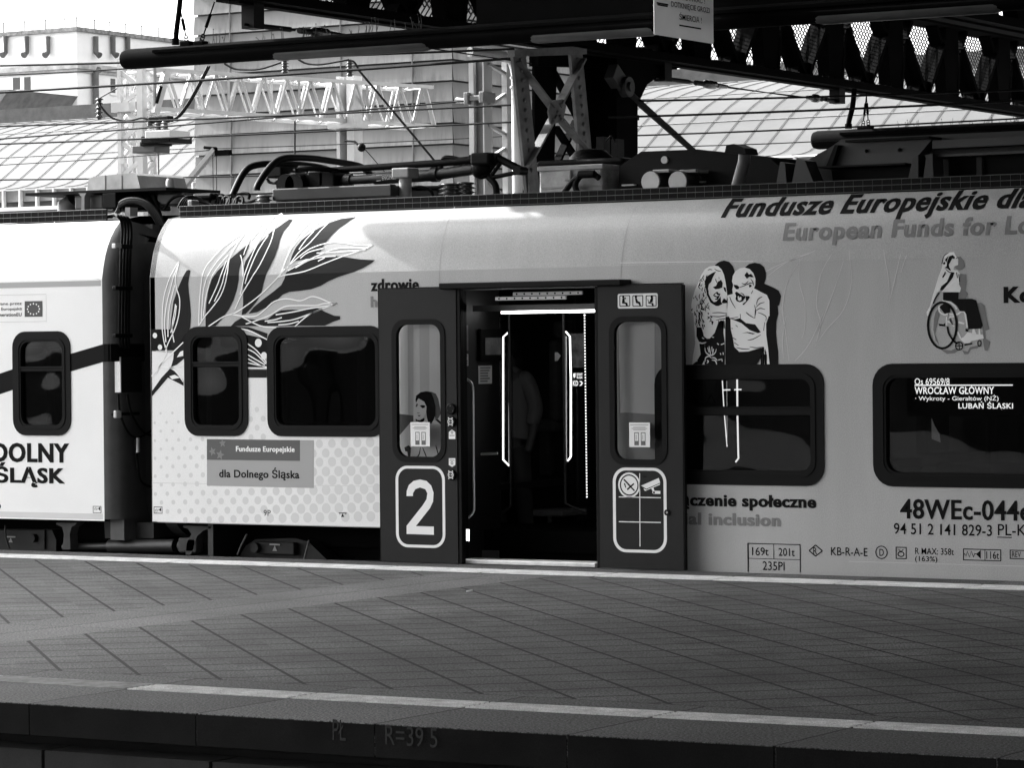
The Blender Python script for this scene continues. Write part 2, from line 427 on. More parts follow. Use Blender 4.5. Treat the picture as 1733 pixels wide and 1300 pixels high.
# ribbed guide strips
m_tac = mat('white_tactile', 0.62, 0.7, var=0.25, scale=9, fine=0.2)
t = MB()
for i in range(-60, 40):
    x0 = 3.05 + 0.935 * i + 0.012; x1 = x0 + 0.935 - 0.024
    if x1 < -14 or x0 > 20: continue
    for k in range(6):
        y0 = -0.86 + k * 0.060
        t.box(x0, x1, y0, y0 + 0.044, ZP, ZP + 0.005)
struct('tactile_strip', t, m_tac)
t = MB(); t2 = MB()
for i in range(-30, 40):
    x0 = 3.05 + 0.935 * i + 0.010; x1 = x0 + 0.935 - 0.02
    if x1 < -8 or x0 > 16: continue
    for k in range(6):
        y0 = 0.70 + k * 0.042
        q = [(x0, near_edge(x0) + y0), (x1, near_edge(x1) + y0), (x1, near_edge(x1) + y0 + .023), (x0, near_edge(x0) + y0 + .023)]
        (t2 if i == -1 else t).prism(q, 2, ZP, ZP + 0.005)
struct('tactile_strip', t, mat('grey_white_tactile', 0.50, 0.75, var=0.3, scale=9, fine=0.25)); struct('worn_tactile_strip', t2, mat('worn_tactile', 0.22, 0.8, var=0.4, scale=12))
# chalk marks on the slab face
ck = MB(); yc = near_edge(4.7) - 0.003
a = PY(563, 1254, yc); text_on(ck, 'PŁ', a, (1, 0, 0), (0, 0, 1), PY(585, 1254, yc).x - a.x, 0.09)
yc2 = near_edge(5.0) - 0.004
a = PY(652, 1262, yc2); text_on(ck, 'R=39 5', a, (1, 0, 0), (0, 0, 1), PY(740, 1262, yc2).x - a.x, 0.085)
o = struct('chalk_marking', ck, mat('faint_chalk', 0.0075, 0.9)); 

# ------------------------------------------------------------------ buildings behind
def clad_mat():
    m = bpy.data.materials.new('streaked_cladding'); m.use_nodes = True; nt = m.node_tree; b = nt.nodes['Principled BSDF']
    tc = nn(nt, 'ShaderNodeTexCoord'); mp = nn(nt, 'ShaderNodeMapping'); mp.inputs['Scale'].default_value = (2.2, 2.2, 0.22)
    no = nn(nt, 'ShaderNodeTexNoise'); no.inputs['Scale'].default_value = 3.2; no.inputs['Detail'].default_value = 7; no.inputs['Roughness'].default_value = 0.7
    nt.links.new(tc.outputs['Object'], mp.inputs[0]); nt.links.new(mp.outputs[0], no.inputs[0])
    n2 = nn(nt, 'ShaderNodeTexNoise'); n2.inputs['Scale'].default_value = 0.55; n2.inputs['Detail'].default_value = 4; nt.links.new(tc.outputs['Object'], n2.inputs[0])
    ad = nn(nt, 'ShaderNodeMath', operation='ADD'); nt.links.new(no.outputs[0], ad.inputs[0]); nt.links.new(n2.outputs[0], ad.inputs[1])
    r = nn(nt, 'ShaderNodeValToRGB'); e = r.color_ramp.elements; e[0].position = .36; e[1].position = .66
    hv = nn(nt, 'ShaderNodeMath', operation='MULTIPLY'); hv.inputs[1].default_value = .5; nt.links.new(ad.outputs[0], hv.inputs[0]); nt.links.new(hv.outputs[0], r.inputs[0])
    e[0].color = (.045, .045, .045, 1); e[1].color = (.175, .175, .175, 1)
    # every course is darker under its joint and paler towards its lower edge
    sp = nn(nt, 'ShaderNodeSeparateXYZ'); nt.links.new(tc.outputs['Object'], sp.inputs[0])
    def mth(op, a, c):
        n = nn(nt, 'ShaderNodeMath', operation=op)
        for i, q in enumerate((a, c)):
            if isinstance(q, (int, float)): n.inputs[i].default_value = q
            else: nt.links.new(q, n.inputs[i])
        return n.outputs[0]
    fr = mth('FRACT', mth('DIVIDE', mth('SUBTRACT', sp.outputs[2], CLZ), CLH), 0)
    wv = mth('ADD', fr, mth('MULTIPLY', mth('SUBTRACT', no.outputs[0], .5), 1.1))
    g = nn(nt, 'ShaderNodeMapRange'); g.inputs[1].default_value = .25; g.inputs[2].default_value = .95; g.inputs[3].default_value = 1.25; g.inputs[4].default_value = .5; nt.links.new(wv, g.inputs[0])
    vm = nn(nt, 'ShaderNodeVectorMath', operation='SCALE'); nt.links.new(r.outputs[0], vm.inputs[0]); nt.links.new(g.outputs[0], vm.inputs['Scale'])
    nt.links.new(vm.outputs[0], b.inputs['Base Color']); b.inputs['Roughness'].default_value = 0.5
    return m
YT = 40.0
xa = PY(330, 150, YT).x; xb = PY(765, 150, YT).x
bt = thing('office_building', 'tall flat-faced building clad in streaky grey horizontal metal panels behind the gantry', 'building', (xa, YT, -1.15))
core = MB(); core.box(xa + .05, xb - .05, YT + .06, YT + 5.5, -1.15, 16.0); link('wall', core, mat('cladding_gap', 0.03, 0.8), bt)
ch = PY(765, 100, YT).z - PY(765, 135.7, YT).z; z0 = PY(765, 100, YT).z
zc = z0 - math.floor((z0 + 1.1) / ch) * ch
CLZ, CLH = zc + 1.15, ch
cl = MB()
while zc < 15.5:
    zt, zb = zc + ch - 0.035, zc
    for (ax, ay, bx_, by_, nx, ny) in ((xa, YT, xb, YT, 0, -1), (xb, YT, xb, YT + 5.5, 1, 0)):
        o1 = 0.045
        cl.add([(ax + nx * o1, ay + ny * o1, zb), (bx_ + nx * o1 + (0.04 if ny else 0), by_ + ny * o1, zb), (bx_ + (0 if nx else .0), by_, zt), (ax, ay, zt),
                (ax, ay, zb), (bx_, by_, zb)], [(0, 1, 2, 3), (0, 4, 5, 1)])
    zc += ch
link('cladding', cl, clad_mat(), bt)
vj = MB()
for px in (392, 579, 700): vj.box(PY(px, 200, YT).x - .012, PY(px, 200, YT).x + .012, YT - .052, YT - .03, -1, 15)
link('panel_joint', vj, mat('panel_joint_grey', 0.12, 0.7), bt)

# vaulted hall roof with standing seams
YV = 50.0
ze = PY(30, 321, YV).z
vprof = [(YV, ze), (YV + .5, ze + .05), (YV + 1.1, ze + .20), (YV + 1.8, ze + .60), (YV + 2.6, ze + 1.10), (YV + 3.5, ze + 1.56), (YV + 4.6, ze + 1.95), (YV + 5.9, ze + 2.26), (YV + 7.4, ze + 2.50), (YV + 9.2, ze + 2.68), (YV + 12, ze + 2.80), (YV + 18, ze + 2.8), (YV + 24, ze + 1.9)]
vprof = curve(vprof, 3)
vh = thing('vaulted_hall', 'long low hall with a pale ribbed vaulted roof behind everything', 'hall', (-30, YV, -1.15))
X0, X1 = -62.0, 4.0
r = MB(); n = len(vprof)
r.add([(x, p[0], p[1]) for x in (X0, X1) for p in vprof], [(i, i + 1, n + i + 1, n + i) for i in range(n - 1)], True)
link('vault', r, mat('pale_sheet_roof', 0.078, 0.6, var=0.22, scale=0.5, fine=.06), vh)
sm = MB(); x = X0 + .2; dxs = PY(63, 320, YV).x - PY(30, 320, YV).x
while x < X1:
    sm.tube([(x, p[0] - .01, p[1] + .015) for p in vprof[:-6]], 0.010, 4, caps=False); x += dxs
sm2 = MB()
for i in (12, 18, 25): sm2.tube([(X0, vprof[i][0] - .01, vprof[i][1] + .01), (X1, vprof[i][0] - .01, vprof[i][1] + .01)], 0.013, 4, caps=False)
link('seam', sm, mat('roof_seam', 0.07, 0.7), vh); link('lap_joint', sm2, mat('roof_seam2', 0.2, 0.7), vh)
fa = MB(); fa.box(X0, X1, YV + .1, YV + .3, ze - .34, ze - .03); link('fascia', fa, mat('grey_eaves_board', 0.20, 0.7, var=.2), vh)  # grey fascia panels behind the white brackets
wl = MB(); wl.box(X0, X1, YV + .3, YV + 22, -1.15, ze - .3); link('wall', wl, mat('hall_wall', 0.11, 0.8, var=.3), vh)
br = MB(); x = X0 + .3
while x < X1: br.box(x, x + .055, YV - .02, YV + .11, ze - .52, ze - .02); x += dxs * 0.86
br.box(X0, X1, YV - .1, YV + .09, ze - .60, ze - .50)
link('gutter_bracket', br, mat('white_bracket', 0.7, 0.5), vh)
rr = MB(); zz = vprof[30][1]; rr.box(X0, X1, YV + 12.6, YV + 13, zz - .3, PY(100, 180, YV + 12.6).z); link('ridge_gutter', rr, mat('ridge_gutter_dark', 0.055, .7, var=.4), vh)
rl = MB(); rz = PY(1180, 118, YV + 13.5).z
rl.box(PY(1045, 120, YV + 13.5).x - 1, X1, YV + 13.5, YV + 13.7, rz - .45, rz - .05)
for k in range(14): rl.box(PY(1045, 120, YV + 13.5).x + k * .62, PY(1045, 120, YV + 13.5).x + k * .62 + .09, YV + 13.4, YV + 13.5, rz - .5, rz + .14)
link('parapet', rl, mat('hall_parapet', 0.30, .7, var=.2), vh)

# old white building at the left
YW = 76.0
xc = PY(130, 100, YW).x; zt = PY(130, 53, YW).z; zk = PY(130, 110, YW).z
xl = PY(-260, 100, YW).x
mwb = mat('white_render', 0.88, 0.85, var=0.10, scale=0.8)
wb = thing('white_building', 'old white rendered building with scupper pipes below its parapet', 'building', (xc, YW, -1.15))
m1 = MB(); m1.box(xl, xc, YW, YW + 30, -1.15, zt); link('wall', m1, mwb, wb)
m2 = MB()
m2.box(xl - .1, xc + .14, YW - .14, YW + 30.1, zt + .003, zt + .16); link('coping', m2, mat('mossy_coping', 0.22, .9, var=.6, scale=6), wb)
m2 = MB(); m2.box(xl - .1, xc + .2, YW - .2, YW + 30.1, zk - .14, zk + .06); m2.box(xl - .1, xc + .1, YW - .1, YW + 30.1, zk - .26, zk - .143); link('cornice', m2, mat('grey_cornice', 0.42, .85, var=.35, scale=3), wb)
def wpt(px, py): return PY(px, py, YW) if px < 130 else PX(px, py, xc)
for px in (12, 48, 84, 158, 187, 212):
    q = wpt(px, 62); e = wpt(px, 94); n_ = Vector((0, -1, 0)) if px < 130 else Vector((1, 0, 0))
    s_ = MB(); s_.tube([q + n_ * .12, Vector((q.x, q.y, e.z + .1)) + n_ * .12, Vector((q.x, q.y, e.z - .02)) + n_ * .3], [.10, .10, .13], 8)
    link('scupper_pipe', s_, mat('zinc_pipe', 0.10, .6, var=.3), wb)
for (px0, py0, px1, py1) in ((22, 132, 34, 152), (41, 131, 52, 158), (187, 133, 195, 158), (-40, 131, -25, 157)):
    q = wpt(px0, py0); e = wpt(px1, py1); s_ = MB()
    if px0 < 130: s_.box(q.x, e.x, YW - .012, YW + .05, e.z, q.z)
    else: s_.box(xc - .05, xc + .012, q.y, e.y, e.z, q.z)
    link('window', s_, mat('dark_window', 0.025, .2), wb)
    f_ = MB()
    if px0 < 130: f_.box(q.x - .06, e.x + .06, YW - .07, YW - .004, e.z - .1, e.z - .005)
    else: f_.box(xc + .004, xc + .07, q.y - .06, e.y + .06, e.z - .1, e.z - .005)
    link('sill', f_, mwb, wb)
q = PX(156, 118, xc); e = PX(156, 172, xc); s_ = MB(); s_.tube([Vector((xc + .05, q.y + .35, q.z + .02)), Vector((xc + .16, q.y + .1, q.z)), Vector((xc + .16, q.y, q.z - .2)), Vector((xc + .16, q.y, e.z - 1.5))], .13, 8)
link('drainpipe', s_, mat('zinc_pipe', .1), wb)
s_ = MB(); ps = [wpt(px, py) for px, py in ((6, 59), (42, 56), (77, 54), (110, 52), (130, 52), (160, 56), (186, 60), (213, 64), (240, 68), (268, 71))]
for q in ps: s_.box(q.x - .02, q.x + .02, q.y - .02, q.y + .02, zt + .1, zt + .55)
s_.tube([(q.x, q.y, zt + .5) for q in ps], .012, 4); link('roof_wire', s_, mat('grey_wire', .2), wb)
s_ = MB(); q = PY(45, 150, YW - 3); s_.prism([(xl, q.z - .1), (q.x, q.z - .1), (q.x - .6, q.z - .75), (q.x - 1.6, q.z - 1.3), (xl, q.z - 1.3)], 1, YW - 4, YW - .02); link('lean_to', s_, mat('grey_lean_to', .16, .8, var=.3), wb)

# off to the left: an unseen block added to keep the platform out of the sun
sb = MB(); sb.box(-40, -30, -10, -0.35, -1.15, 23)
for k in range(3):
    for j in range(5): sb.box(-30, -29.94, -9 + k * 3, -7.4 + k * 3, 1 + j * 4, 3.4 + j * 4)
tag(link('sun_blocker', sb, mat('sun_blocker_stone', 0.34, .8, var=.2)), 'tall added block out of view that keeps the sun off the platform', 'building')
# ================================================================== CANOPY BEHIND THE TRAIN
XG = -2.51
cp = thing('platform_canopy', 'black riveted iron platform canopy with trussed girder, gutters and cross-braced column', 'canopy', (XG, 5.0, ZP))
ZB, ZT = 4.41, 5.25
def girder(xg, full=True, nm='girder'):
    c = MB()
    c.box(xg - .17, xg + .17, -.02, 19.2, ZB - .02, ZB + .055); c.box(xg - .05, xg + .05, -.02, 19.2, ZB - .04, ZB - .012); c.box(xg - .17, xg + .17, -.02, 19.2, ZT, ZT + .22)
    y = 0.12
    while y < 19:
        for dx in (-.035, .035):
            c.box(xg + dx - .03, xg + dx + .03, y - .17, y + .17, ZB + .03, ZT + .05)
            mid = y + .75
            for s in (-1, 1):
                c.bar((xg + dx, mid + s * .06, ZB + .09), (xg + dx, mid + s * .50, ZT - .2), .05, .135, up=(1, 0, 0))
                pts = [(xg + dx, y + .12 + (1.26 if s < 0 else 0) + s * .02, ZB + .09), (xg + dx, y + (.22 if s > 0 else 1.28), ZB + .55), (xg + dx, y + (.42 if s > 0 else 1.08), ZT)]
                for a, b in zip(pts, pts[1:]): c.bar(a, b, .05, .07, up=(1, 0, 0))
            c.prism([(mid - .20, ZB + .05), (mid + .20, ZB + .05), (mid + .11, ZB + .19), (mid - .11, ZB + .19)], 0, xg + dx - .035, xg + dx + .035)
        y += 1.5
    # rivet heads along the lower edge
    k = 0.0
    while k < 19:
        c.ball((xg + .1, k, ZB - .045 + .1), .022, 5, 3); k += .14
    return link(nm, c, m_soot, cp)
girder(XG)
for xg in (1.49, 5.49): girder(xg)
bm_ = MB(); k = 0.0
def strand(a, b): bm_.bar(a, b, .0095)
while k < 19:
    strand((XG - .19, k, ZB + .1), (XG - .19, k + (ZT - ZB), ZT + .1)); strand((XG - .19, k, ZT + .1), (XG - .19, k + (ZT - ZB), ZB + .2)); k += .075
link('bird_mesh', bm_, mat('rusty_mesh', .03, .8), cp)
rf = MB(); rf.prism([(-.1, ZT + .24), (9, ZT + 2.4), (18.6, ZT + .24), (18.6, ZT + .32), (9, ZT + 2.5), (-.1, ZT + .32)], 0, -2.75, 30); rf.prism([(1.2, 5.75), (9, ZT + 2.42), (9, ZT + 2.5), (1.2, 5.83)], 0, -7.0, -2.76)  # second slab: unseen extension added to keep sun off the column
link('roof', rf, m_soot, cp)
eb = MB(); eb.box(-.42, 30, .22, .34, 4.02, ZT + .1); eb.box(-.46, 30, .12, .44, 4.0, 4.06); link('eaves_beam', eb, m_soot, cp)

def gutter(y, xs, xe, z, r, lip):
    c = MB(); n = 10
    pts = [(xs, y, z), (xs + .05, y, z), (xe, y, z)]
    c.tube(pts, [r * .86, r, r], 14)
    c.box(xs + .35, xe, y - r - .012, y - r * .55, z + r * .35, z + r * .62)
    o = link('gutter', c, m_soot, cp)
    for (a, b) in lip:
        d = MB(); d.tube([(a, y, z - .012), (a + .08, y - .006, z - .022), (b - .08, y - .006, z - .022), (b, y, z - .012)], [r * .7, r * .86, r * .86, r * .7], 14)
        link('liner', d, mat('bare_zinc', .065, .45, metal=.2, var=.3, scale=3), o)
    return o
GZ = PY(211, 97, .05).z; GX = PY(211, 97, .05).x
g1 = gutter(.05, GX, 30, GZ - .02, .082, [(PY(460, 98, .05).x, PY(737, 85, .05).x), (PY(895, 75, .05).x, PY(1120, 62, .05).x), (PY(1375, 40, .05).x, PY(1705, 20, .05).x)])
G2Y = 10.6; G2X = PY(1378, 232, G2Y).x; G2Z = PY(1378, 238, G2Y).z
g2 = gutter(G2Y, G2X, 30, G2Z, .10, [(PY(1585, 228, G2Y).x, 14)])
# drop pipes, chains with turnbuckles
def dropper(pts, r): c = MB(); c.tube(curve(pts, 3), r, 10); c.cyl(pts[-1], pts[-1] + Vector((0, 0, .05)), r * 1.35); link('drop_pipe', c, m_soot, cp)
dropper([PY(307, -30, .05), PY(304, 10, .05), PY(299, 50, .05), PY(297, 76, .05)], .022)
dropper([PY(1446, 150, G2Y), PY(1443, 180, G2Y), PY(1437, 205, G2Y), PY(1436, 218, G2Y)], .028)
def chain(a, b):
    a = Vector(a); b = Vector(b); c = MB(); L = (b - a).length; d = (b - a).normalized()
    c.tube([a, a + d * L * .3], .006, 5); c.tube([a + d * L * .3, a + d * L * .62], .013, 6); c.tube([a + d * L * .62, a + d * L * .8], .006, 5)
    for t in (.80, .87, .94):
        p0 = a + d * L * t; q = d.cross(Vector((0, 1, 0))).normalized() * .016
        c.tube([p0 - q, p0 - q + d * L * .05, p0 + d * L * .065, p0 + q + d * L * .05, p0 + q, p0 - d * L * .015], .0055, 5, closed=True)
    c.bbox(b.x - .05, b.x + .05, b.y - .04, b.y + .04, b.z - .045, b.z + .015, .01)
    link('hanger_chain', c, m_soot, cp)
chain(PY(305, 15, .05), PY(317, 73, .05)); chain(PY(363, 3, .05), PY(340, 73, .05))
chain(PY(1467, 157, G2Y), PY(1460, 218, G2Y)); chain(PY(1466, 157, G2Y), PY(1470, 216, G2Y))
# weeds rooted in the gutters
wd = MB()
for i in range(70):
    if i < 45: px = random.choice([random.uniform(430, 480), random.uniform(505, 560), random.uniform(590, 640), random.uniform(655, 720), random.uniform(350, 380)]); y = .05; b = Vector((PY(px, 80, y).x, y, GZ + .05)); h = random.uniform(.03, .12)
    else: px = random.uniform(1500, 1733); y = G2Y; b = Vector((PY(px, 225, y).x, y, G2Z + .08)); h = random.uniform(.03, .10)
    tip = b + Vector((random.uniform(-.03, .03), random.uniform(-.02, .02), h)); wd.tube([b, (b + tip) / 2 + Vector((.006, 0, 0)), tip], [.0035, .003, .0015], 4)
    if random.random() < .5: wd.ball(tip, .006, 5, 3)
o = link('weeds', wd, mat('dry_weeds', .04, .9), cp); o['kind'] = 'stuff'

# column: two riveted frames with crossed braces
XC = -2.36
def cpx(px, py, x=XC): q = PX(px, py, x); return (q.y, q.z)
m_col = mat('grey_riveted_iron', .13, .6, var=.55, scale=5, bump=.3)
col = MB()
legA = [(868, 92), (890, 92), (915, 338), (893, 338)]; legB = [(966, 92), (986, 92), (1003, 272), (982, 272)]
for L in (legA, legB): col.prism([cpx(*q) for q in L], 0, XC - .03, XC)
col.prism([cpx(*q) for q in [(868, 84), (990, 78), (990, 92), (868, 96)]], 0, XC - .05, XC + .02)
co = link('column', col, m_col, cp)
bz = MB()
def strap(a, b, w): 
    a = cpx(*a); b = cpx(*b); bz.bar((XC + .012, a[0], a[1]), (XC + .012, b[0], b[1]), .02, w, up=(1, 0, 0)) 
strap((874, 105), (932, 182), .085); strap((984, 100), (942, 182), .085); strap((936, 196), (888, 284), .085); strap((940, 196), (993, 256), .085)
bz.prism([cpx(*q) for q in [(926, 172), (946, 168), (952, 180), (946, 208), (926, 210), (922, 190)]], 0, XC + .024, XC + .04)
bz.prism([cpx(*q) for q in [(891, 283), (915, 330), (893, 338)]], 0, XC + .004, XC + .02)
link('cross_brace', bz, m_col, co)
rv = MB()
for L in (legA, legB):
    for k in range(14 if L is legA else 11):
        t = (k + .6) / 14.5 if L is legA else (k + .6) / 11.5
        q = PX((L[0][0] + L[1][0]) / 2 + (L[2][0] - L[1][0]) * t, L[0][1] + (L[2][1] - L[1][1]) * t, XC); rv.ball((XC + .004, q.y, q.z), .021, 8, 5, sx=.7)
for px, py in ((930, 178), (942, 178), (937, 190), (930, 203), (943, 203), (880, 112), (978, 110), (893, 278), (988, 250)):
    q = PX(px, py, XC); rv.ball((XC + .042, q.y, q.z), .018, 8, 5, sx=.7)
link('rivets', rv, m_col, co)
bk = MB(); XB = -2.78
def bpx(px, py): return cpx(px, py, XB)
for P_ in ([(905, 92), (943, 92), (937, 340), (905, 340)], [(978, 90), (1030, 90), (1036, 340), (980, 340)]): bk.prism([bpx(*q) for q in P_], 0, XB - .03, XB)
bk.prism([bpx(*q) for q in [(1020, 340), (1036, 260), (1036, 180), (1052, 146), (1085, 122), (1140, 112), (1140, 86), (1000, 86), (1000, 340)]], 0, XB + .05, XB + .28)
bk.prism([bpx(*q) for q in [(905, 84), (1140, 78), (1140, 118), (905, 112)]], 0, XB - .06, XB + .04)
for a, b in (((935, 120), (978, 200)), ((978, 120), (940, 200)), ((940, 215), (978, 275)), ((975, 205), (938, 285))):
    a = bpx(*a); b = bpx(*b); bk.bar((XB, a[0], a[1]), (XB, b[0], b[1]), .03, .075, up=(1, 0, 0))
link('back_frame', bk, m_soot, cp)
lowcol = MB(); a = cpx(893, 336); b = cpx(1005, 336); lowcol.box(XB - .03, XC, a[0], b[0], ZP, min(a[1], b[1]) - .02); link('column_foot', lowcol, m_soot, cp)
# white downpipe
dp = MB(); Yd = 4.45
dp.tube(curve([PY(795, 88, Yd - .4), PY(838, 92, Yd - .1), PY(862, 100, Yd), PY(872, 118, Yd), PY(874, 150, Yd)], 4) + [PY(876, 345, Yd)], .046, 12)
for py in (132, 148): q = PY(873, py, Yd); dp.cyl(q - Vector((0, 0, .012)), q + Vector((0, 0, .012)), .054)
link('downpipe', dp, mat('white_pipe', .62, .5, var=.12), cp)

# things the wires are made off to: brackets and rods with insulators across the track
def rod_set(a, b, x, tail=None, label=''):
    o = thing('insulator_rod', label, 'insulator', tuple(PX(a[0], a[1], x)), 'insulator rods strung below the canopy girder')
    A = PX(a[0], a[1], x); Bq = PX(b[0], b[1], x); d = (Bq - A)
    br_ = MB(); br_.box(x - .06, x + .06, A.y - .07, A.y + .07, A.z - .03, ZB + .1); link('bracket', br_, m_black, o)
    c = MB(); c.tube([A - d * .1, A + d * .45], .012, 6); c.tube([A + d * .08, A + d * .4], .022, 8); c.tube([A + d * .5, A + d * .62], .026, 8); link('rod', c, m_black, o)
    i = MB(); p0 = A + d * .62; dn = d.normalized(); L = d.length
    i.tube([p0, p0 + dn * L * .04, p0 + dn * L * .1, p0 + dn * L * .18, p0 + dn * L * .22], [.02, .042, .046, .042, .02], 12); i.tube([p0 + dn * L * .22, Bq], [.028, .02], 8)
    link('insulator', i, mat('dark_porcelain', .03, .25, coat=.4), o)
    if tail:
        w_ = MB(); w_.tube([Bq, PX(tail[0], tail[1], x)], .006, 5); link('tail_wire', w_, m_wire, o)
rod_set((428, 43), (582, 60), XG, (900, 108), 'black insulator rod bracketed to the canopy girder end above the long gutter')
rod_set((1122, 133), (1230, 147), XG, (1345, 164), 'black insulator rod hung right of the column below the girder')
rod_set((1417, 171), (1366, 165), XG, (1225, 148), 'black insulator rod hung near the hanger chain at the far end of the girder')
st = MB(); A = PX(1052, 148, XG); E_ = PX(1185, 266, XG); F_ = PX(1250, 326, XG)
so_ = thing('stay_rod', 'thick black diagonal stay with pivot eye running down from the canopy column', 'stay', tuple(A))
st.tube([A, A + (E_ - A) * .25, E_, F_], [.045, .036, .030, .03], 10); link('rod', st, m_black, so_)
st = MB(); st.cyl(A + Vector((-.04, 0, 0)), A + Vector((.09, 0, 0)), .095, n=18); st.cyl(A + Vector((.09, 0, 0)), A + Vector((.115, 0, 0)), .045); st.bar(A + Vector((0, -.2, .14)), A, .10, .16); link('pivot', st, mat('worn_pivot', .03, .5), so_)
st = MB(); q0 = PX(1068, 170, XG); q1 = PX(1077, 195, XG)
for k in range(5):
    q = q0 + (q1 - q0) * (k / 4); st.ball(q, .016, 6, 4, sx=.5)
st.box(q1.x - .02, q1.x + .02, q1.y - .02, q1.y + .02, q1.z - .05, q1.z); link('chain', st, m_black, so_)

# warning sign hung across the gutter
XS = PY(1208, 60, -.11).x
sg = thing('warning_sign', 'pale rectangular warning plate DOTKNIĘCIE GROZI ŚMIERCIĄ hanging under the gutter', 'sign', tuple(PX(1158, 40, XS)))
a = PX(1108, 58, XS); b = PX(1208, 75, XS); zt_ = a.z + .62
pb = MB(); pb.bbox(XS - .008, XS, a.y, b.y, (a.z + b.z) / 2, zt_, .003); link('plate', pb, mat('pale_sign_plate', .80, .5, var=.05), sg)
tx = MB()
def sgt(body, x0, y0, x1, h, bold=.003):
    p = PX(x0, y0, XS + .003); q = PX(x1, y0 + (x1 - x0) * .16, XS + .003)
    text_on(tx, body, p, (0, 1, 0), (0, 0, 1), q.y - p.y, h, bold)
hz = lambda y0, y1: PX(1160, y0, XS).z - PX(1160, y1, XS).z
sgt('DOTKNIĘCIE GROZI', 1136, 13.5, 1201, hz(13, 25)); sgt('ŚMIERCIĄ !', 1150, 36, 1187.5, hz(27, 43)); sgt('NIE DOTYKAĆ !', 1140, -3, 1193, hz(2, 13))
for (x0, y0, x1) in ((1150, 42.5, 1186.5), (1112, 4.5, 1131), (1113, 7.5, 1130)):
    p = PX(x0, y0, XS + .003); q = PX(x1, y0 + (x1 - x0) * .155, XS + .003); tx.box(XS + .001, XS + .003, p.y, q.y, p.z - .006, p.z + .004)
link('lettering', tx, m_ink, sg)

# ================================================================== UNSEEN ROOFS ADDED FOR SHADE (above and to the right of the frame)
hl = thing('shade_hall', 'unseen added hall whose roof shades the right part of the platforms', 'building', (46, -20, -1.15))  # unseen hall, its roof placed to darken the right of the platforms
hb = MB(); hb.box(4, 23, -60, -58, -1.15, 14); link('wall', hb, mat('shade_hall_wall', .05, .8), hl)
hb = MB(); hb.box(1.0, 23, -58, -0.95, 8.6, 8.8); hb.box(1.0, 1.2, -58, -0.95, 7.8, 8.6); link('roof', hb, m_soot, hl)
nc = thing('platform_canopy', 'unseen low roof added to shade the near platforms and the track between them', 'canopy', (20, -5, ZP))  # unseen low roof, shaped to cut the light on platforms and track
hb = MB(); hb.box(-3.4, 23, -26, -1.25, 4.5, 4.65); link('roof', hb, m_soot, nc)
for x, y in ((20, -5), (20, -24), (12, -24.5), (5, -24.5), (-2, -24.5)): hb = MB(); hb.box(x, x + .4, y, y + .4, ZP, 4.49); link('column', hb, m_soot, nc)  # unseen columns, the rear row added to break up window reflections

bw_ = MB(); bw_.box(-90, 2.5, -31, -30.6, ZP, 1.36)  # unseen wall added so the lower window reflections turn dark
for k in range(24): bw_.box(-90 + k * 3.9, -89.5 + k * 3.9, -31.1, -30.5, ZP, 1.48)
tag(link('reflection_wall', bw_, mat('reflection_wall_dark', .03, .9, var=.3)), 'long low unseen wall added to darken the lower part of the window reflections', 'wall')
# ================================================================== CARRIAGES
YB = 2.82                                                           # far side of the carriages
def hull(mb, x0, x1, holes, slow=None, base=None):
    """the camera-side skin from x0 to x1 with rectangular openings (x0,x1,s0,s1); flat below the fold, rounded above it"""
    xs = sorted(set([x0, x1] + [h[0] for h in holes] + [h[1] for h in holes])); xs = [x for x in xs if x0 <= x <= x1]
    ss = sorted(set(SL + [h[2] for h in holes] + [h[3] for h in holes] + ([base] if base is not None else [])))
    lo = [s for s in ss if s <= SL[1]]; hi = [s for s in ss if s >= SL[1]]
    for i in range(len(xs) - 1):
        for j in range(len(lo) - 1):
            cx, cs = (xs[i] + xs[i + 1]) / 2, (lo[j] + lo[j + 1]) / 2
            if any(h[0] < cx < h[1] and h[2] < cs < h[3] for h in holes): continue
            if cs < 0.287 and slow is not None and cx < slow: continue
            mb.add([skin(xs[i], lo[j]), skin(xs[i + 1], lo[j]), skin(xs[i + 1], lo[j + 1]), skin(xs[i], lo[j + 1])], [(0, 1, 2, 3)])
    n = len(hi); mb.add([skin(x, s) for x in (x0, x1) for s in hi], [(k, n + k, n + k + 1, k + 1) for k in range(n - 1)], True)
def shell(mb, x0, x1):
    mb.add([(x, p[0], p[1]) for x in (x0, x1) for p in [(.249, 2.715), (.5, 2.76), (1.4, 2.80), (2.3, 2.76), (2.57, 2.715), (2.75, 2.5), (YB, 2.24), (YB, .25)]], [(i, i + 1, 9 + i, 8 + i) for i in range(7)])
def wpx(px0, py0, px1, py1):
    a = B(px0, py0); b = B(px1, py0); c = B(px0, py1); d = B(px1, py1)
    return (a[0] + c[0]) / 2, (b[0] + d[0]) / 2, (c[1] + d[1]) / 2, (a[1] + b[1]) / 2
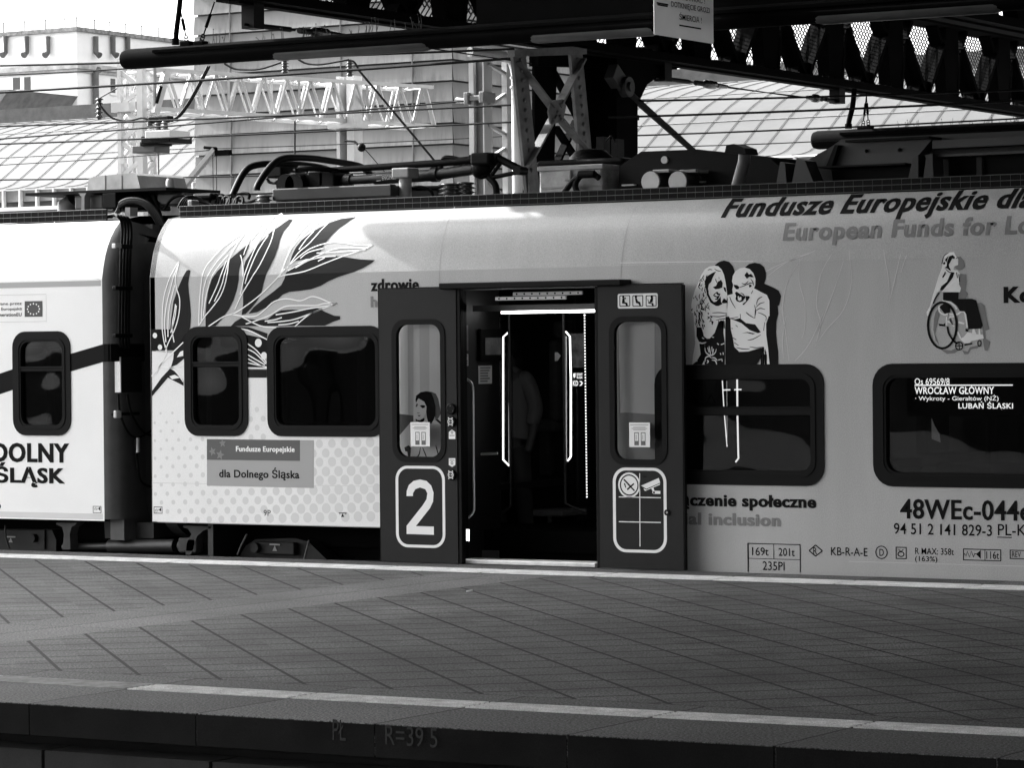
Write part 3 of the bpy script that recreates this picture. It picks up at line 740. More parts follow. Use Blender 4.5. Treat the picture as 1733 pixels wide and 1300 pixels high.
def window(par, R, rad, ins, transoms=(), lab=None, g=None):
    x0, x1, z0, z1 = R
    f = MB(); ringprism(f, rrect(x0, x1, z0, z1, rad), rrect(x0 + ins, x1 - ins, z0 + ins, z1 - ins, max(.02, rad - ins * .6)), -.010, .055)
    ringprism(f, rrect(x0 + ins * .62, x1 - ins * .62, z0 + ins * .62, z1 - ins * .62, rad * .75), rrect(x0 + ins * .82, x1 - ins * .82, z0 + ins * .82, z1 - ins * .82, rad * .65), -.016, -.0095)
    o = link('window', f, m_frame, par, lab)
    p = MB(); i2 = ins * .9; p.prism(rrect(x0 + i2, x1 - i2, z0 + i2, z1 - i2, rad * .5), 1, .022, .030); link('pane', p, g or m_glass, o)
    for (za, zb) in transoms:
        t = MB(); t.bbox(x0 + ins * .85, x1 - ins * .85, -.006, .045, za, zb, .006); t.bbox(x0 + ins * .9, x1 - ins * .9, -.013, -.005, zb - .012, zb - .002, .002); link('transom', t, m_frame, o)
    return o
WH = .055
R1 = wpx(313, 553, 420, 739); R2 = wpx(453, 553, 652, 740); R3 = wpx(1109, 617.5, 1395, 822); R4 = wpx(1478, 615.5, 1733, 826); R4 = (R4[0], R4[0] + 2.75, R4[2], R4[3])
XD0 = B(777, 700)[0]; XD1 = B(1012, 700)[0]; ZD0, ZD1 = .05, 2.085
c2 = thing('rail_carriage', 'pale grey printed railway carriage with its double doors open at the platform', 'train carriage', (2.0, 1.4, -.9), 'carriages of the train')
holes = [(r[0] + WH, r[1] - WH, r[2] + WH, r[3] - WH) for r in (R1, R2, R3, R4)] + [(XD0, XD1, -.2, ZD1)]
XL2 = B(257, 800)[0]
h = MB(); hull(h, XL2, 13.0, holes, slow=XD1, base=-.16); body2 = link('body', h, m_livery, c2)
h = MB(); shell(h, XL2, 13.0)
pe = [(p[0], p[1]) for p in PROF] + [(.5, 2.76), (1.4, 2.80), (2.3, 2.76), (2.57, 2.715), (2.75, 2.5), (YB, 2.24), (YB, .25)]
h.prism(pe, 0, XL2 + .002, XL2 + .05); link('roof', h, m_roofgrey, c2)
window(c2, R1, .13, .085, [(B(360, 622)[1], B(360, 613)[1])]); window(c2, R2, .13, .085); zt3 = B(1250, 696)[1]
window(c2, R3, .14, .105, [(zt3 - .035, zt3 + .03)]); window(c2, R4, .15, .10)

# ---- printed livery
def fil(off): return Film(off)
K1 = .2308
def L1(*p): return [(250 + a * K1, 340 + b * K1) for a, b in p]
# white lower panel with dots
f = fil(.0010)
for P_ in ([(257.5, 595), (322, 601), (322, 885.2), (258.3, 883.5)], [(322, 730), (412, 730), (412, 887.4), (322, 885.2)], [(412, 628), (462, 641), (462, 888.6), (412, 887.4)], [(462, 731), (644, 731), (644, 892.8), (462, 888.6)], [(644, 643), (655, 643), (655, 893.2), (644, 892.8)]): f.px(P_)
f.done('white_panel', mat('white_print', .78, .5, var=.04, scale=1.5, coat=.2, fine=.06), c2)
f = fil(.0016); rr_ = random.Random(3)
ax0 = B(262, 860)
dx = .118
for i in range(0, 24):
    for j in range(0, 13):
        x = ax0[0] - .05 + i * dx + (dx / 2 if j % 2 else 0); s = .30 + j * .071 + i * .004
        fr = (x - ax0[0]) / 2.1
        r0 = min(.0405, .010 + .030 * max(0, min(1, fr)) * (1.15 - .35 * j / 12) + .008 * (1 - j / 12))
        if x < XL2 + .03 or x > -1.19 or s > B(640, 648)[1] - .02 or s - r0 < .289: continue
        if any(R[0] - .02 < x < R[1] + .02 and R[2] - .02 < s < R[3] + .02 for R in (R1, R2)): continue
        f.disc((x, s), r0, 14)
f.done('dot_pattern', mat('pale_dots', .62, .5), c2)
# black belt with pale dots
f = fil(.0018); f.px([(255, 558), (318, 558), (318, 593.5), (257, 594)]); f.px([(417, 567), (455, 575), (455, 600), (417, 602)])
f.done('black_belt', m_ink, c2)
f = fil(.0026)
for (x, y, r) in ((262.5, 568.5, .022), (271, 588.5, .022), (437.5, 581, .033), (447, 603, .030)): f.disc(B(x, y), r)
f.done('belt_dots', m_pale, c2)
# dark leaves
leaves = [
 [(300,508),(314,513),(305,560),(297,610),(303,680),(312,760),(318,840),(312,930),(300,960),(270,985),(240,1040),(195,1095),(175,1070),(165,960),(175,850),(190,740),(220,650),(255,570),(285,515)],
 [(745,328),(720,390),(690,440),(672,500),(668,580),(655,650),(630,730),(595,800),(545,870),(500,920),(425,925),(425,830),(430,760),(445,660),(470,580),(510,520),(570,460),(640,400),(700,350),(735,322)],
 [(1065,143),(1030,190),(995,230),(970,290),(955,350),(930,420),(900,480),(870,540),(850,610),(835,680),(800,740),(760,790),(720,830),(690,840),(700,760),(700,700),(700,640),(705,560),(705,490),(720,440),(770,370),(830,300),(900,235),(980,180),(1040,138)],
 [(1528,122),(1460,165),(1410,200),(1360,245),(1320,290),(1290,330),(1265,380),(1235,420),(1100,440),(1045,450),(1060,400),(1090,340),(1130,290),(1200,235),(1260,200),(1320,170),(1420,135)],
 [(1668,437),(1640,460),(1580,495),(1510,525),(1400,560),(1330,590),(1270,625),(1200,650),(1120,662),(1040,670),(990,690),(950,730),(880,780),(800,820),(740,830),(780,780),(840,730),(920,670),(980,620),(1005,570),(1015,530),(1060,490),(1120,455),(1200,425),(1280,410),(1360,405),(1450,415),(1560,432)],
 [(1412,848),(1412,872),(1360,890),(1300,918),(610,922),(640,890),(690,858),(740,868),(820,878),(880,870),(930,830),(980,805),(1060,800),(1130,805),(1190,785),(1250,790),(1310,820),(1370,845)],
 [(640,925),(740,928),(880,975),(874,1018),(800,980),(735,945),(680,938)],
 [(195,1092),(265,1042),(268,1160),(215,1205),(172,1222),(188,1165)],
 [(733,1050),(790,1085),(872,1195),(876,1230),(733,1226)],
 [(733,1240),(874,1240),(874,1300),(733,1300)],
 [(102,1300),(165,1232),(215,1262),(264,1322),(264,1360),(150,1300),(30,1440),(30,1402)]]
f = fil(.0024)
for L in leaves: f.px(L1(*L))
f.done('leaf_print', m_print, c2)
# pale slits inside the leaves and white outlines
f = fil(.0032)
for L in ([(215,1150),(240,1110),(262,1100),(262,1140)], [(160,1290),(200,1278),(240,1300),(180,1312)], [(1085,470),(1160,430),(1240,420),(1150,450)]): f.px(L1(*L))
wl_ = .0095
outl = [
 [(130,1080),(108,940),(115,740),(150,600),(232,445),(205,560),(212,640),(235,720),(232,820),(205,930),(150,1050),(130,1110)],
 [(135,1040),(125,900),(140,760),(180,600),(225,470)], [(150,1000),(152,880),(165,760),(200,620)],
 [(375,920),(380,760),(395,600),(420,500),(480,420),(580,320),(705,245),(650,330),(600,430),(580,560),(540,690),(470,790),(420,850),(378,915)],
 [(395,880),(405,700),(430,580),(500,460),(600,350),(670,290)], [(410,850),(430,700),(480,540),(590,400)],
 [(450,755),(520,600),(580,440)], [(490,740),(550,600),(600,420)],
 [(705,400),(760,270),(860,160),(985,95)], [(680,690),(720,520),(820,290),(940,110)],[(760,290),(850,190),(950,110)],
 [(715,610),(760,480),(800,390),(885,255)], [(640,800),(690,690),(780,540),(840,440),(905,300),(940,180),(990,100)], [(700,560),(700,500),(690,430),(680,400)],
 [(970,560),(1010,440),(1080,290),(1160,190),(1280,100)], [(985,530),(1040,380),(1130,260),(1260,160),(1330,105)], [(1030,490),(1100,390),(1200,300),(1320,170),(1405,95)],
 [(1110,360),(1160,290),(1220,225)],
 [(1020,495),(1100,420),(1200,350),(1330,310),(1440,312),(1540,328),(1650,328)], [(1030,515),(1150,450),(1270,395),(1400,350),(1620,348)], [(1650,328),(1560,365),(1430,410),(1300,460),(1150,520),(1000,548),(960,562)],
 [(1085,495),(1180,440),(1280,415),(1380,408)], [(1120,425),(1180,380),(1290,350)], [(1250,445),(1300,420)], [(1240,385),(1400,378),(1600,360)],
 [(445,925),(560,850),(640,825),(760,745),(850,670),(940,580),(1010,500)],
 [(620,835),(720,850),(800,845),(860,800),(930,740),(1020,720),(1120,735),(1200,705),(1260,715),(1330,745),(1390,757)],
 [(1390,757),(1300,755),(1230,770),(1100,770),(1000,780),(900,840),(800,880),(720,905)], [(1390,762),(1290,790),(1180,840),(1080,925)], [(690,852),(780,900),(850,925),(945,932)],
 [(940,838),(1080,815),(1200,790),(1380,764)], [(880,895),(1000,885),(1100,865),(1280,795)], [(960,912),(1040,905),(1110,885)], [(860,885),(930,875),(985,858)],
 [(680,940),(760,960),(876,1020)],
 [(733,1050),(800,1100),(874,1190)], [(733,1090),(790,1120),(870,1200)], [(733,1130),(860,1205)], [(733,1160),(840,1215)], [(733,1190),(874,1222)], [(733,1228),(874,1230)],
 [(30,1290),(110,1190),(190,1110),(262,1040)], [(95,1215),(180,1228),(262,1205)], [(180,1228),(220,1270),(262,1330)], [(160,1225),(250,1238)], [(60,1270),(110,1180),(140,1110),(130,1060)],
 [(195,1040),(180,930),(200,800),(205,760)], [(170,970),(200,860),(212,770)]]
for L in outl: f.pxs(L1(*L), wl_)
f.done('leaf_outline', mat('white_outline_print', .85, .5), c2)

# lettering of the carriage
f = fil(.0022)
f.text('zdrowie', 628, 473, 494, 709, bold=.028, fat=.02)
f.text('Fundusze Europejskie', 1217, 338, 382, 1661, full='Fundusze Europejskie dla', bold=.028, shear=.18, fat=.014)
f.text('Ko', 1699.5, 486, 514, 1748, bold=.03, fat=.02)
f.text('łączenie społeczne', 1143, 836, 863, 1381, bold=.030, fat=.022)
f.text('48WEc-044e', 1524, 845, 879, 1745, bold=.016, fat=.012)
f.text('94 51 2 141 829-3', 1513, 886, 905, 1679, bold=.010); f.text('PL-K', 1689, 888, 907, 1737, bold=.004); f.rect(1688, 909.5, 1712.5, 911)
f.text('169t', 1273, 927, 941, 1301, bold=.004); f.text('201t', 1318, 928.5, 942, 1345, bold=.004); f.text('235Pl', 1291, 951, 966, 1328, bold=.004)
for r_ in ((1265, 920, 1267, 969), (1353.5, 922, 1355, 970), (1265, 920, 1355, 921.5), (1266, 945.5, 1354, 946.5), (1309, 921, 1310, 946.5)): f.rect(*r_)
f.text('KB-R-A-E', 1406.5, 927, 941, 1468.5, bold=.004); f.text('R', 1376.5, 927.5, 939, 1383, bold=.004)
for a, b in (((1369.5, 933), (1380.5, 923.5)), ((1380.5, 923.5), (1392, 933.5)), ((1392, 933.5), (1380.5, 942.5)), ((1380.5, 942.5), (1369.5, 933))): f.pxs([a, b], .008, smooth=False)
c_ = B(1492, 936); f.loop([(c_[0] + .047 * math.cos(t * .314), c_[1] + .047 * math.sin(t * .314)) for t in range(20)], [(c_[0] + .040 * math.cos(t * .314), c_[1] + .040 * math.sin(t * .314)) for t in range(20)]); f.text('D', 1488.5, 930, 942, 1496, bold=.004)
for r_ in ((1516, 927, 1517.5, 947), (1533, 927, 1534.5, 947), (1516, 926.5, 1534.5, 928), (1516, 945.5, 1534.5, 947)): f.rect(*r_)
c_ = B(1525, 939); f.loop([(c_[0] + .026 * math.cos(t * .314), c_[1] + .020 * math.sin(t * .314)) for t in range(20)], [(c_[0] + .019 * math.cos(t * .314), c_[1] + .013 * math.sin(t * .314)) for t in range(20)]); f.pxs([(1521, 931), (1525, 935), (1529, 931)], .006, smooth=False)
f.text('R MAX: 358t', 1549, 928, 939, 1614.5, bold=.003); f.text('(163%)', 1549, 942, 953.5, 1586.5, bold=.003)
for r_ in ((1630, 930, 1631.5, 948), (1693, 931.5, 1694.5, 950), (1630, 929.5, 1694.5, 931), (1630, 948, 1694.5, 949.5), (1666.5, 931, 1667.5, 949)): f.rect(*r_)
f.text('116t', 1669.5, 934, 947, 1691, bold=.004); f.pxs([(1632, 938), (1635, 942), (1637, 934), (1641, 944), (1644, 934), (1648, 944), (1650, 938), (1653, 939)], .007, smooth=False); f.px([(1652, 939), (1660, 932), (1660, 947)])
for r_ in ((1709, 931.5, 1760, 933), (1709, 945.5, 1760, 947), (1709, 932, 1710.5, 947)): f.rect(*r_)
f.text('REV', 1713, 934.5, 944, 1728, bold=.003); f.text('9P', 446.5, 864, 874, 458.5, bold=.002)
f.rect(573.5, 868.5, 587, 870); f.px([(580, 870), (583, 876), (577.5, 876)]); f.rect(575, 870, 576, 872); f.rect(585, 870, 586, 872)
f.rect(260.5, 858.5, 275, 859.5); f.rect(260.5, 869, 275, 870); f.rect(260.5, 858.5, 261.3, 870); f.rect(274.3, 858.5, 275, 870); f.px([(269, 864), (273, 860), (273, 867)]); f.pxs([(263, 863), (264, 866), (265.5, 862), (267, 866), (268.5, 863)], .004, smooth=False)
f.done('lettering', m_ink, c2)
f = fil(.0021); f.text('European Funds for', 1324, 378, 418, 1683, full='European Funds for Lo', bold=.028, fat=.012); f.text('health', 628, 502, 521, 690, bold=.028, fat=.02); f.text('social inclusion', 1112, 867, 888, 1321, bold=.030, fat=.022)
f.done('grey_lettering', m_midp, c2)
# funds placard
f = fil(.0022); f.px([(350.5, 744), (531.5, 746), (531.5, 827), (350.5, 823)]); f.done('placard', mat('placard_grey', .32, .5), c2)
f = fil(.0030); f.px([(350.5, 744), (508, 746), (508, 781), (350.5, 779)]); f.done('placard_title_bar', mat('placard_dark', .065, .5), c2)
f = fil(.0037)
def star(px, py, r, a0=0): c = B(px, py); f.poly([(c[0] + (r if i % 2 == 0 else r * .45) * math.cos(a0 + math.pi / 2 + i * math.pi / 5), c[1] + (r if i % 2 == 0 else r * .45) * math.sin(a0 + math.pi / 2 + i * math.pi / 5)) for i in range(10)])
star(360, 765, .038, .3); star(373, 771, .042, -.2); star(377, 751, .035, .1); f.done('placard_stars', m_midp, c2)
f = fil(.0038); f.text('Fundusze Europejskie', 400, 756, 768, 499, bold=.02, fat=.016); f.done('placard_lettering', mat('white_outline_print', .85), c2)
f = fil(.0031); f.text('dla Dolnego Śląska', 371.5, 791, 813, 507, bold=.016, fat=.012); f.done('placard_lettering', m_ink, c2)

# printed people (flat pictures on the side)
KC = .1846
def C1(*p): return [(1140 + a * KC, 400 + b * KC) for a, b in p]
def WA(*p): return [(1165 + a * .09456, 440 + b * .09456) for a, b in p]
def MA(*p): return [(1230 + a * .09456, 445 + b * .09456) for a, b in p]
def LO(*p): return [(1165 + a * .1182, 525 + b * .1182) for a, b in p]
f = fil(.0018)
f.px(WA((470,105),(550,40),(640,15),(735,40),(800,120),(832,210),(800,420),(800,620),(640,700),(560,500)))
f.px(MA((330,85),(400,25),(500,0),(600,20),(670,80),(705,180),(700,290),(672,375),(846,450),(930,500),(975,600),(940,760),(700,900),(480,460)))
f.px(LO((1080,60),(1280,-60),(1290,60),(1262,170),(1258,330),(1270,470),(1288,600),(1288,790),(1100,790))); f.px(LO((520,100),(640,100),(660,790),(520,790)))
f.done('printed_shadow', m_ink, c2)
f = fil(.0026)
f.px(WA((470,105),(540,120),(600,180),(640,270),(668,400),(690,560),(705,700),(700,952),(60,952),(55,800),(75,700),(120,540),(180,420),(230,280),(300,170),(380,120)))
f.off = .0030; f.px(LO((70,0),(540,0),(530,250),(532,790),(55,790),(70,650),(100,480),(90,300)))
f.off = .0026; f.px(MA((110,240),(160,150),(240,100),(320,88),(410,115),(480,190),(515,290),(512,400),(490,460),(600,520),(720,580),(765,680),(770,960),(0,960),(0,590),(110,560),(100,480),(120,400),(95,340)))
f.off = .0030; f.px(LO((540,0),(1165,0),(1150,100),(1115,200),(1118,360),(1140,520),(1168,790),(1090,790),(1090,530),(1000,560),(860,600),(730,602),(660,540),(620,380),(600,130)))
f.done('printed_couple', m_pale, c2)
f = fil(.0037)
for L in (WA((300,430),(310,350),(350,290),(430,240),(500,210),(440,320),(410,400),(370,440),(355,520),(370,620),(420,720),(460,760),(500,752),(560,690),(580,660),(590,760),(620,790),(545,830),(500,830),(430,790),(395,760),(350,660),(325,560)),
          WA((440,495),(500,470),(530,400),(590,360),(618,420),(610,500),(560,520),(490,530)), WA((445,640),(470,610),(520,570),(545,605),(578,610),(560,660),(530,720),(480,718),(495,680)),
          WA((600,765),(640,690),(700,740),(712,775),(630,785)), WA((630,490),(670,500),(685,590),(650,560)), WA((220,870),(250,860),(270,905),(230,900)),
          MA((320,230),(365,165),(400,215),(440,200),(485,260),(440,262),(410,250),(365,290)), MA((125,395),(190,405),(230,440),(215,475),(175,478),(140,440)), MA((395,400),(440,395),(450,425),(410,450)),
          MA((150,540),(180,520),(240,560),(300,600),(345,600),(330,640),(290,690),(240,712),(180,690),(160,650),(170,600)), MA((340,600),(400,600),(420,620),(380,680),(310,760),(280,750),(350,690)),
          LO((120,250),(190,250),(215,330),(225,380),(270,415),(310,412),(380,330),(430,190),(470,150),(510,160),(505,330),(525,470),(530,640),(525,785),(236,785),(232,640),(242,476),(160,470),(120,380)),
          LO((160,490),(240,470),(235,600),(250,690),(200,785),(60,785),(120,740),(180,640)),
          LO((600,125),(680,135),(740,120),(830,190),(960,210),(1040,320),(1000,335),(880,290),(760,190)),
          LO((610,280),(640,400),(660,530),(730,602),(860,598),(1020,550),(1085,535),(1090,600),(1040,600),(1030,700),(980,785),(540,785),(540,120),(605,120)),
          LO((765,335),(850,318),(960,340),(925,352),(840,330))): f.px(L)
hr = random.Random(11)
for k in range(70):
    x = hr.uniform(70, 380); y = hr.uniform(250, 900)
    if x > 380 - max(0, (380 - y)) * .3 or x < 250 - (y - 250) * .35: continue
    l = hr.uniform(30, 100); f.pxs(WA((x, y), (x - hr.uniform(2, 25), y + l * .5), (x + hr.uniform(-15, 12), y + l)), hr.uniform(.004, .009), taper=True)
for L in ([(350,190),(390,175),(430,185)], [(470,165),(520,195),(590,210)], [(490,340),(500,380),(520,420)], [(550,310),(555,350)]): f.pxs(WA(*L), .006, taper=True)
for k in range(26):
    x = hr.uniform(80, 230); y = hr.uniform(0, 230); f.pxs(LO((x, y), (x + hr.uniform(5, 25), y + hr.uniform(30, 80))), hr.uniform(.006, .012), taper=True)
for k in range(10): x = hr.uniform(260, 340); y = hr.uniform(10, 200); f.pxs(LO((x, y), (x + 20, y + 12), (x + hr.uniform(-20, 30), y + hr.uniform(25, 45))), .007, taper=True)
for k in range(12): x = hr.uniform(430, 520); f.pxs(LO((x, hr.uniform(140, 180)), (x + hr.uniform(-12, 8), hr.uniform(220, 300))), .006, taper=True)
for L in ([(200,450),(290,425),(380,385),(440,365),(470,380)], [(55,610),(90,700),(160,820)], [(15,640),(10,720)], [(535,760),(560,660),(640,610)], [(530,800),(590,740),(680,710)], [(530,860),(600,820),(690,840)], [(500,760),(520,860),(515,950)], [(250,540),(300,570),(320,610)], [(440,560),(470,500)], [(350,890),(400,930)], [(270,370),(330,385),(390,330)], [(430,290),(470,350),(485,410)]): f.pxs(MA(*L), .0065, taper=True)
for L in ([(345,45),(450,40),(560,55)], [(340,92),(450,98),(560,75)], [(400,150),(480,130),(600,125),(720,100)], [(830,40),(880,80),(950,120)], [(960,0),(955,120)], [(1000,40),(1060,60),(1115,100),(1112,160)], [(745,60),(750,130)], [(640,400),(690,430)], [(660,470),(720,510)], [(690,540),(780,560),(880,560)], [(880,530),(980,545),(1080,530)], [(850,435),(930,420),(1040,360)], [(680,220),(710,245)], [(620,265),(640,270)], [(1095,180),(1080,300)]): f.pxs(LO(*L), .0065, taper=True)
for k in range(10): x = 1040 + k * 9; f.pxs(LO((x, hr.uniform(560, 640)), (x + hr.uniform(-3, 6), 785)), .006, smooth=False)
f.done('printed_features', m_ink, c2)
f = fil(.0045)
for L in (WA((470,640),(500,600),(520,630),(560,640),(520,655)), WA((455,660),(520,680),(500,700)), MA((195,610),(225,600),(215,640)), MA((200,640),(262,610),(270,660),(240,690),(205,670))): f.px(L)
for L in ([(240,540),(250,600),(290,640),(345,650),(390,610),(405,560)], [(245,745),(250,690),(300,665),(330,690)], [(330,690),(380,690),(420,730)], [(340,720),(390,730),(410,785)], [(270,720),(290,740),(270,765)], [(300,520),(310,580),(325,640)], [(340,530),(345,600)], [(280,540),(300,610)], [(365,560),(350,640)], [(340,390),(370,395)], [(460,620),(470,645)], [(500,610),(505,645)], [(470,500),(520,480)], [(430,720),(470,710)], [(490,740),(480,700)], [(150,460),(200,480),(260,465)], [(200,400),(230,415)], [(415,480),(440,500)], [(100,560),(120,640)], [(150,540),(160,650)], [(110,690),(130,740)], [(95,430),(130,450)]): f.pxs(LO(*L), .010, taper=True)
f.done('printed_pattern', m_pale, c2)
# printed wheelchair user
KW = .1846
def D1(*p): return [(1433 + a * KW, 400 + b * KW) for a, b in p]
f = fil(.0018)
for L in ([(985,270),(1010,190),(1045,188),(1075,225),(1085,280),(1060,310),(1030,315),(1000,300)], [(1030,345),(1095,350),(1100,420),(1090,500),(1115,530),(1090,578),(1020,578)], [(1195,615),(1230,612),(1265,640),(1285,760),(1310,855),(1270,870),(1275,940),(1320,970),(1290,1055),(1265,1050),(1250,960),(1245,830)], [(860,1040),(960,1050),(1000,1030),(1040,1040),(990,1075),(920,1082)], [(1060,1050),(1110,1060),(1130,1020),(1220,1000),(1200,1030),(1140,1040),(1115,1085),(1080,1085)], [(815,700),(860,640),(850,720),(810,900),(850,1000),(815,960),(795,860),(800,760)]): f.px(D1(*L))
f.done('printed_shadow', m_midp, c2)
f = fil(.0026)
for L in ([(945,150),(985,148),(1005,190),(1025,215),(1022,265),(985,280),(980,310),(1015,315),(1040,345),(1030,440),(1048,480),(1040,515),(1020,520),(880,515),(870,490),(830,520),(800,590),(770,660),(770,720),(740,735),(732,700),(765,640),(790,540),(810,480),(840,380),(870,300),(885,240),(890,190)],
          [(1040,945),(1075,925),(1110,880),(1180,900),(1250,905),(1258,940),(1140,965),(1130,985),(1080,985)], [(1155,845),(1170,848),(1190,900),(1150,900)], [(1210,848),(1222,848),(1228,905),(1210,905)]): f.px(D1(*L))
for L in ([(880,595),(940,605),(990,640),(1010,670)], [(850,640),(850,690),(890,720),(940,715)], [(930,715),(1010,720),(1050,695),(1080,700),(1095,760),(1105,840)], [(915,820),(925,740),(985,830)], [(920,780),(985,810)], [(925,745),(1000,735)], [(1025,790),(1080,805)], [(1020,880),(1045,940)], [(945,760),(965,800)]): f.pxs(D1(*L), .012)
f.done('printed_person', m_pale, c2)
f = fil(.0034)
for L in ([(885,515),(1028,515),(1025,578),(1150,575),(1190,590),(1215,690),(1250,820),(1235,850),(1115,855),(1100,720),(1080,692),(1040,690),(1010,640),(960,600),(885,590)], [(850,650),(890,620),(950,640),(950,700),(900,715)], [(960,330),(990,335),(975,380),(930,440),(880,500),(855,495),(870,460),(920,420)], [(1090,850),(1120,855),(1115,880),(1090,875)], [(845,805),(890,810),(905,795),(905,830),(850,825)]): f.px(D1(*L))
f.pxs(D1((880,380),(900,350),(905,330)), .010); f_ = lambda *p: [(1575 + a * .09448, 420 + b * .09448) for a, b in p]
for L in (f_((340,150),(400,130),(440,170),(430,195),(390,190),(365,240),(330,300),(340,350),(370,400),(350,410),(300,370),(250,360),(290,330),(300,250)), f_((225,270),(260,250),(265,290),(235,305)), f_((260,215),(300,170),(330,140),(300,220),(285,260)), f_((460,175),(480,190),(460,195))): f.px(L)
f.pxs(f_((200,290),(215,240),(250,140),(320,90)), .006, taper=True); f.pxs(f_((270,380),(330,430),(370,440)), .006, taper=True); f.pxs(f_((465,440),(485,540)), .006); 
f.pxs(D1((795,620),(815,570),(850,520)), .010); f.pxs(D1((1030,350),(1035,420)), .006)
def wheel(cx, cy, rx, ry, w): 
    a = [B(*q) for q in D1(*[(cx + rx * math.cos(t * math.pi / 16), cy + ry * math.sin(t * math.pi / 16)) for t in range(32)])]; b_ = [B(*q) for q in D1(*[(cx + (rx - w) * math.cos(t * math.pi / 16), cy + (ry - w) * math.sin(t * math.pi / 16)) for t in range(32)])]
    f.loop(a, b_)
wheel(878, 820, 142, 222, 22); wheel(1032, 1008, 38, 42, 10); wheel(1218, 985, 20, 32, 10); f.pxs(D1((925,830),(940,900),(990,970),(1020,985)), .014); f.pxs(D1((1080,1000),(1150,985)), .012); f.pxs(D1((1030,975),(1035,1040)), .006); f.pxs(D1((1000,1008),(1065,1008)), .006)
f.done('printed_features', m_ink, c2)

# faint leaf outlines printed on the film and seams between its sheets
f = fil(.0015); sr = random.Random(5)
for L in ([(600,85),(560,160),(545,260),(560,330),(540,410)], [(660,75),(668,180),(640,280),(580,350),(540,410)], [(490,90),(485,180),(505,260),(505,340),(495,380)], [(500,95),(445,180),(428,280),(440,370),(450,460)], [(640,110),(600,230),(562,330),(545,390)], [(840,85),(820,170),(800,250)], [(780,70),(795,160),(800,240)], [(300,190),(400,130),(520,85)], [(380,160),(440,115),(540,75)], [(470,460),(520,400),(570,290)], [(430,450),(428,380),(440,300)], [(860,90),(840,150)]):
    f.pxs([(1117 + a * .4854, 389 + b * .4854) for a, b in L], .0055, taper=True)
f.pxs([(1050, 445.5), (1150, 444), (1275, 443)], .006, smooth=False)
f.done('faint_leaf_outlines', mat('faint_outline_print', .62, .5), c2)
f = fil(.0014)
for px in (745, 1052): f.pxs([(px + 25, 350), (px + 8, 395), (px, 447), (px - 1, 485)], .006, smooth=False)
for py_, xa_, xb_ in ((806, 1160, 1395), (815, 258, 640), (829, 258, 640), (954, 1440, 1733), (914, 1160, 1733)): pass
f.done('sheet_seam', mat('film_seam', .35, .5), c2)
f = fil(.0013); xs0 = B(1160, 900)[0]
zl = B(1600, 956.5)[1]; f.poly([(xs0 + 1.3, zl), (13, zl), (13, zl + .005), (xs0 + 1.3, zl + .005)]); f.poly([(XL2, .600), (-1.19, .600), (-1.19, .603), (XL2, .603)]);
f.done('panel_line', mat('panel_line_pale', .50, .5), c2)
f = fil(.0018); f.px([(1018, 520), (1108, 520), (1108, 806), (1018, 806)]); f.done('pane_reflection_pale', mat('pane_reflection_paint', .86, .5), c2)  # pale patch painted behind the door pane, standing in for its reflection
f = fil(.0026); f.px([(1018, 702), (1060, 699), (1108, 702), (1108, 806), (1018, 806)]); f.px([(1018, 520), (1046, 520), (1050, 702), (1018, 702)]); f.done('pane_reflection_band', mat('pane_reflection_band', .36, .5), c2)  # darker parts of the same painted pane reflection
# pictures behind the left door leaf
f = fil(.0018); f.px([(655, 520), (757, 520), (757, 800), (655, 800)]); f.done('printed_backdrop', mat('backdrop_print', .68, .5), c2)
f = fil(.0026)
for a, b in ((664, 690), (700, 710), (727, 757)): f.px([(a, 520), (b, 520), (b + 2, 800), (a, 800)])
f.done('backdrop_stripes', mat('backdrop_light', .88, .5), c2)
KP = .12315
def E1(*p): return [(680 + a * KP, 640 + b * KP) for a, b in p]
f = fil(.0034); f.px(E1((120,620),(300,560),(470,590),(562,660),(562,1050),(500,1125),(-100,1125),(-100,880))); f.px(E1((195,330),(230,285),(310,325),(348,400),(335,480),(290,560),(245,595),(215,560),(205,520),(180,490),(195,420))); f.done('printed_woman', mat('portrait_light', .85, .5), c2)
f = fil(.0030); f.px(E1((405,192),(470,220),(505,290),(530,420),(537,500),(500,565),(465,582),(440,400))); f.px([(664,700),(700,704),(700,735),(664,748)]); f.done('printed_shadow', mat('portrait_shadow', .11, .5), c2)
f = fil(.0042); f.px(E1((192,305),(200,250),(260,200),(340,186),(405,195),(440,280),(470,400),(465,520),(440,580),(405,640),(362,605),(348,540),(338,470),(345,400),(312,330),(232,284),(200,345))); f.pxs(E1((205,585),(250,600),(300,600)), .012, taper=True); f.px(E1((465,580),(500,570),(562,630),(562,665)))
PT = lambda *p: [(695 + a * .0735, 655 + b * .0735) for a, b in p]
for L in (PT((215,440),(270,425),(345,440),(325,490),(280,500),(240,465)), PT((120,440),(150,430),(165,460),(130,470)), PT((160,655),(205,660),(245,660),(200,690)), PT((150,600),(215,605),(210,618),(160,612)), PT((120,740),(150,760),(160,800),(125,800)), PT((230,770),(320,720),(330,760),(300,810),(220,810))): f.px(L)
for L in ([(200,372),(215,368),(225,378)], [(260,960),(240,1060),(190,1110)], [(290,960),(330,1060),(350,1110)], [(470,930),(490,1000),(510,1080)]): f.pxs(E1(*L), .010, taper=True)
f.px(E1((40,960),(100,930),(130,960),(120,1100),(90,1100),(80,1020),(50,1010))); f.done('printed_hair', m_ink, c2)
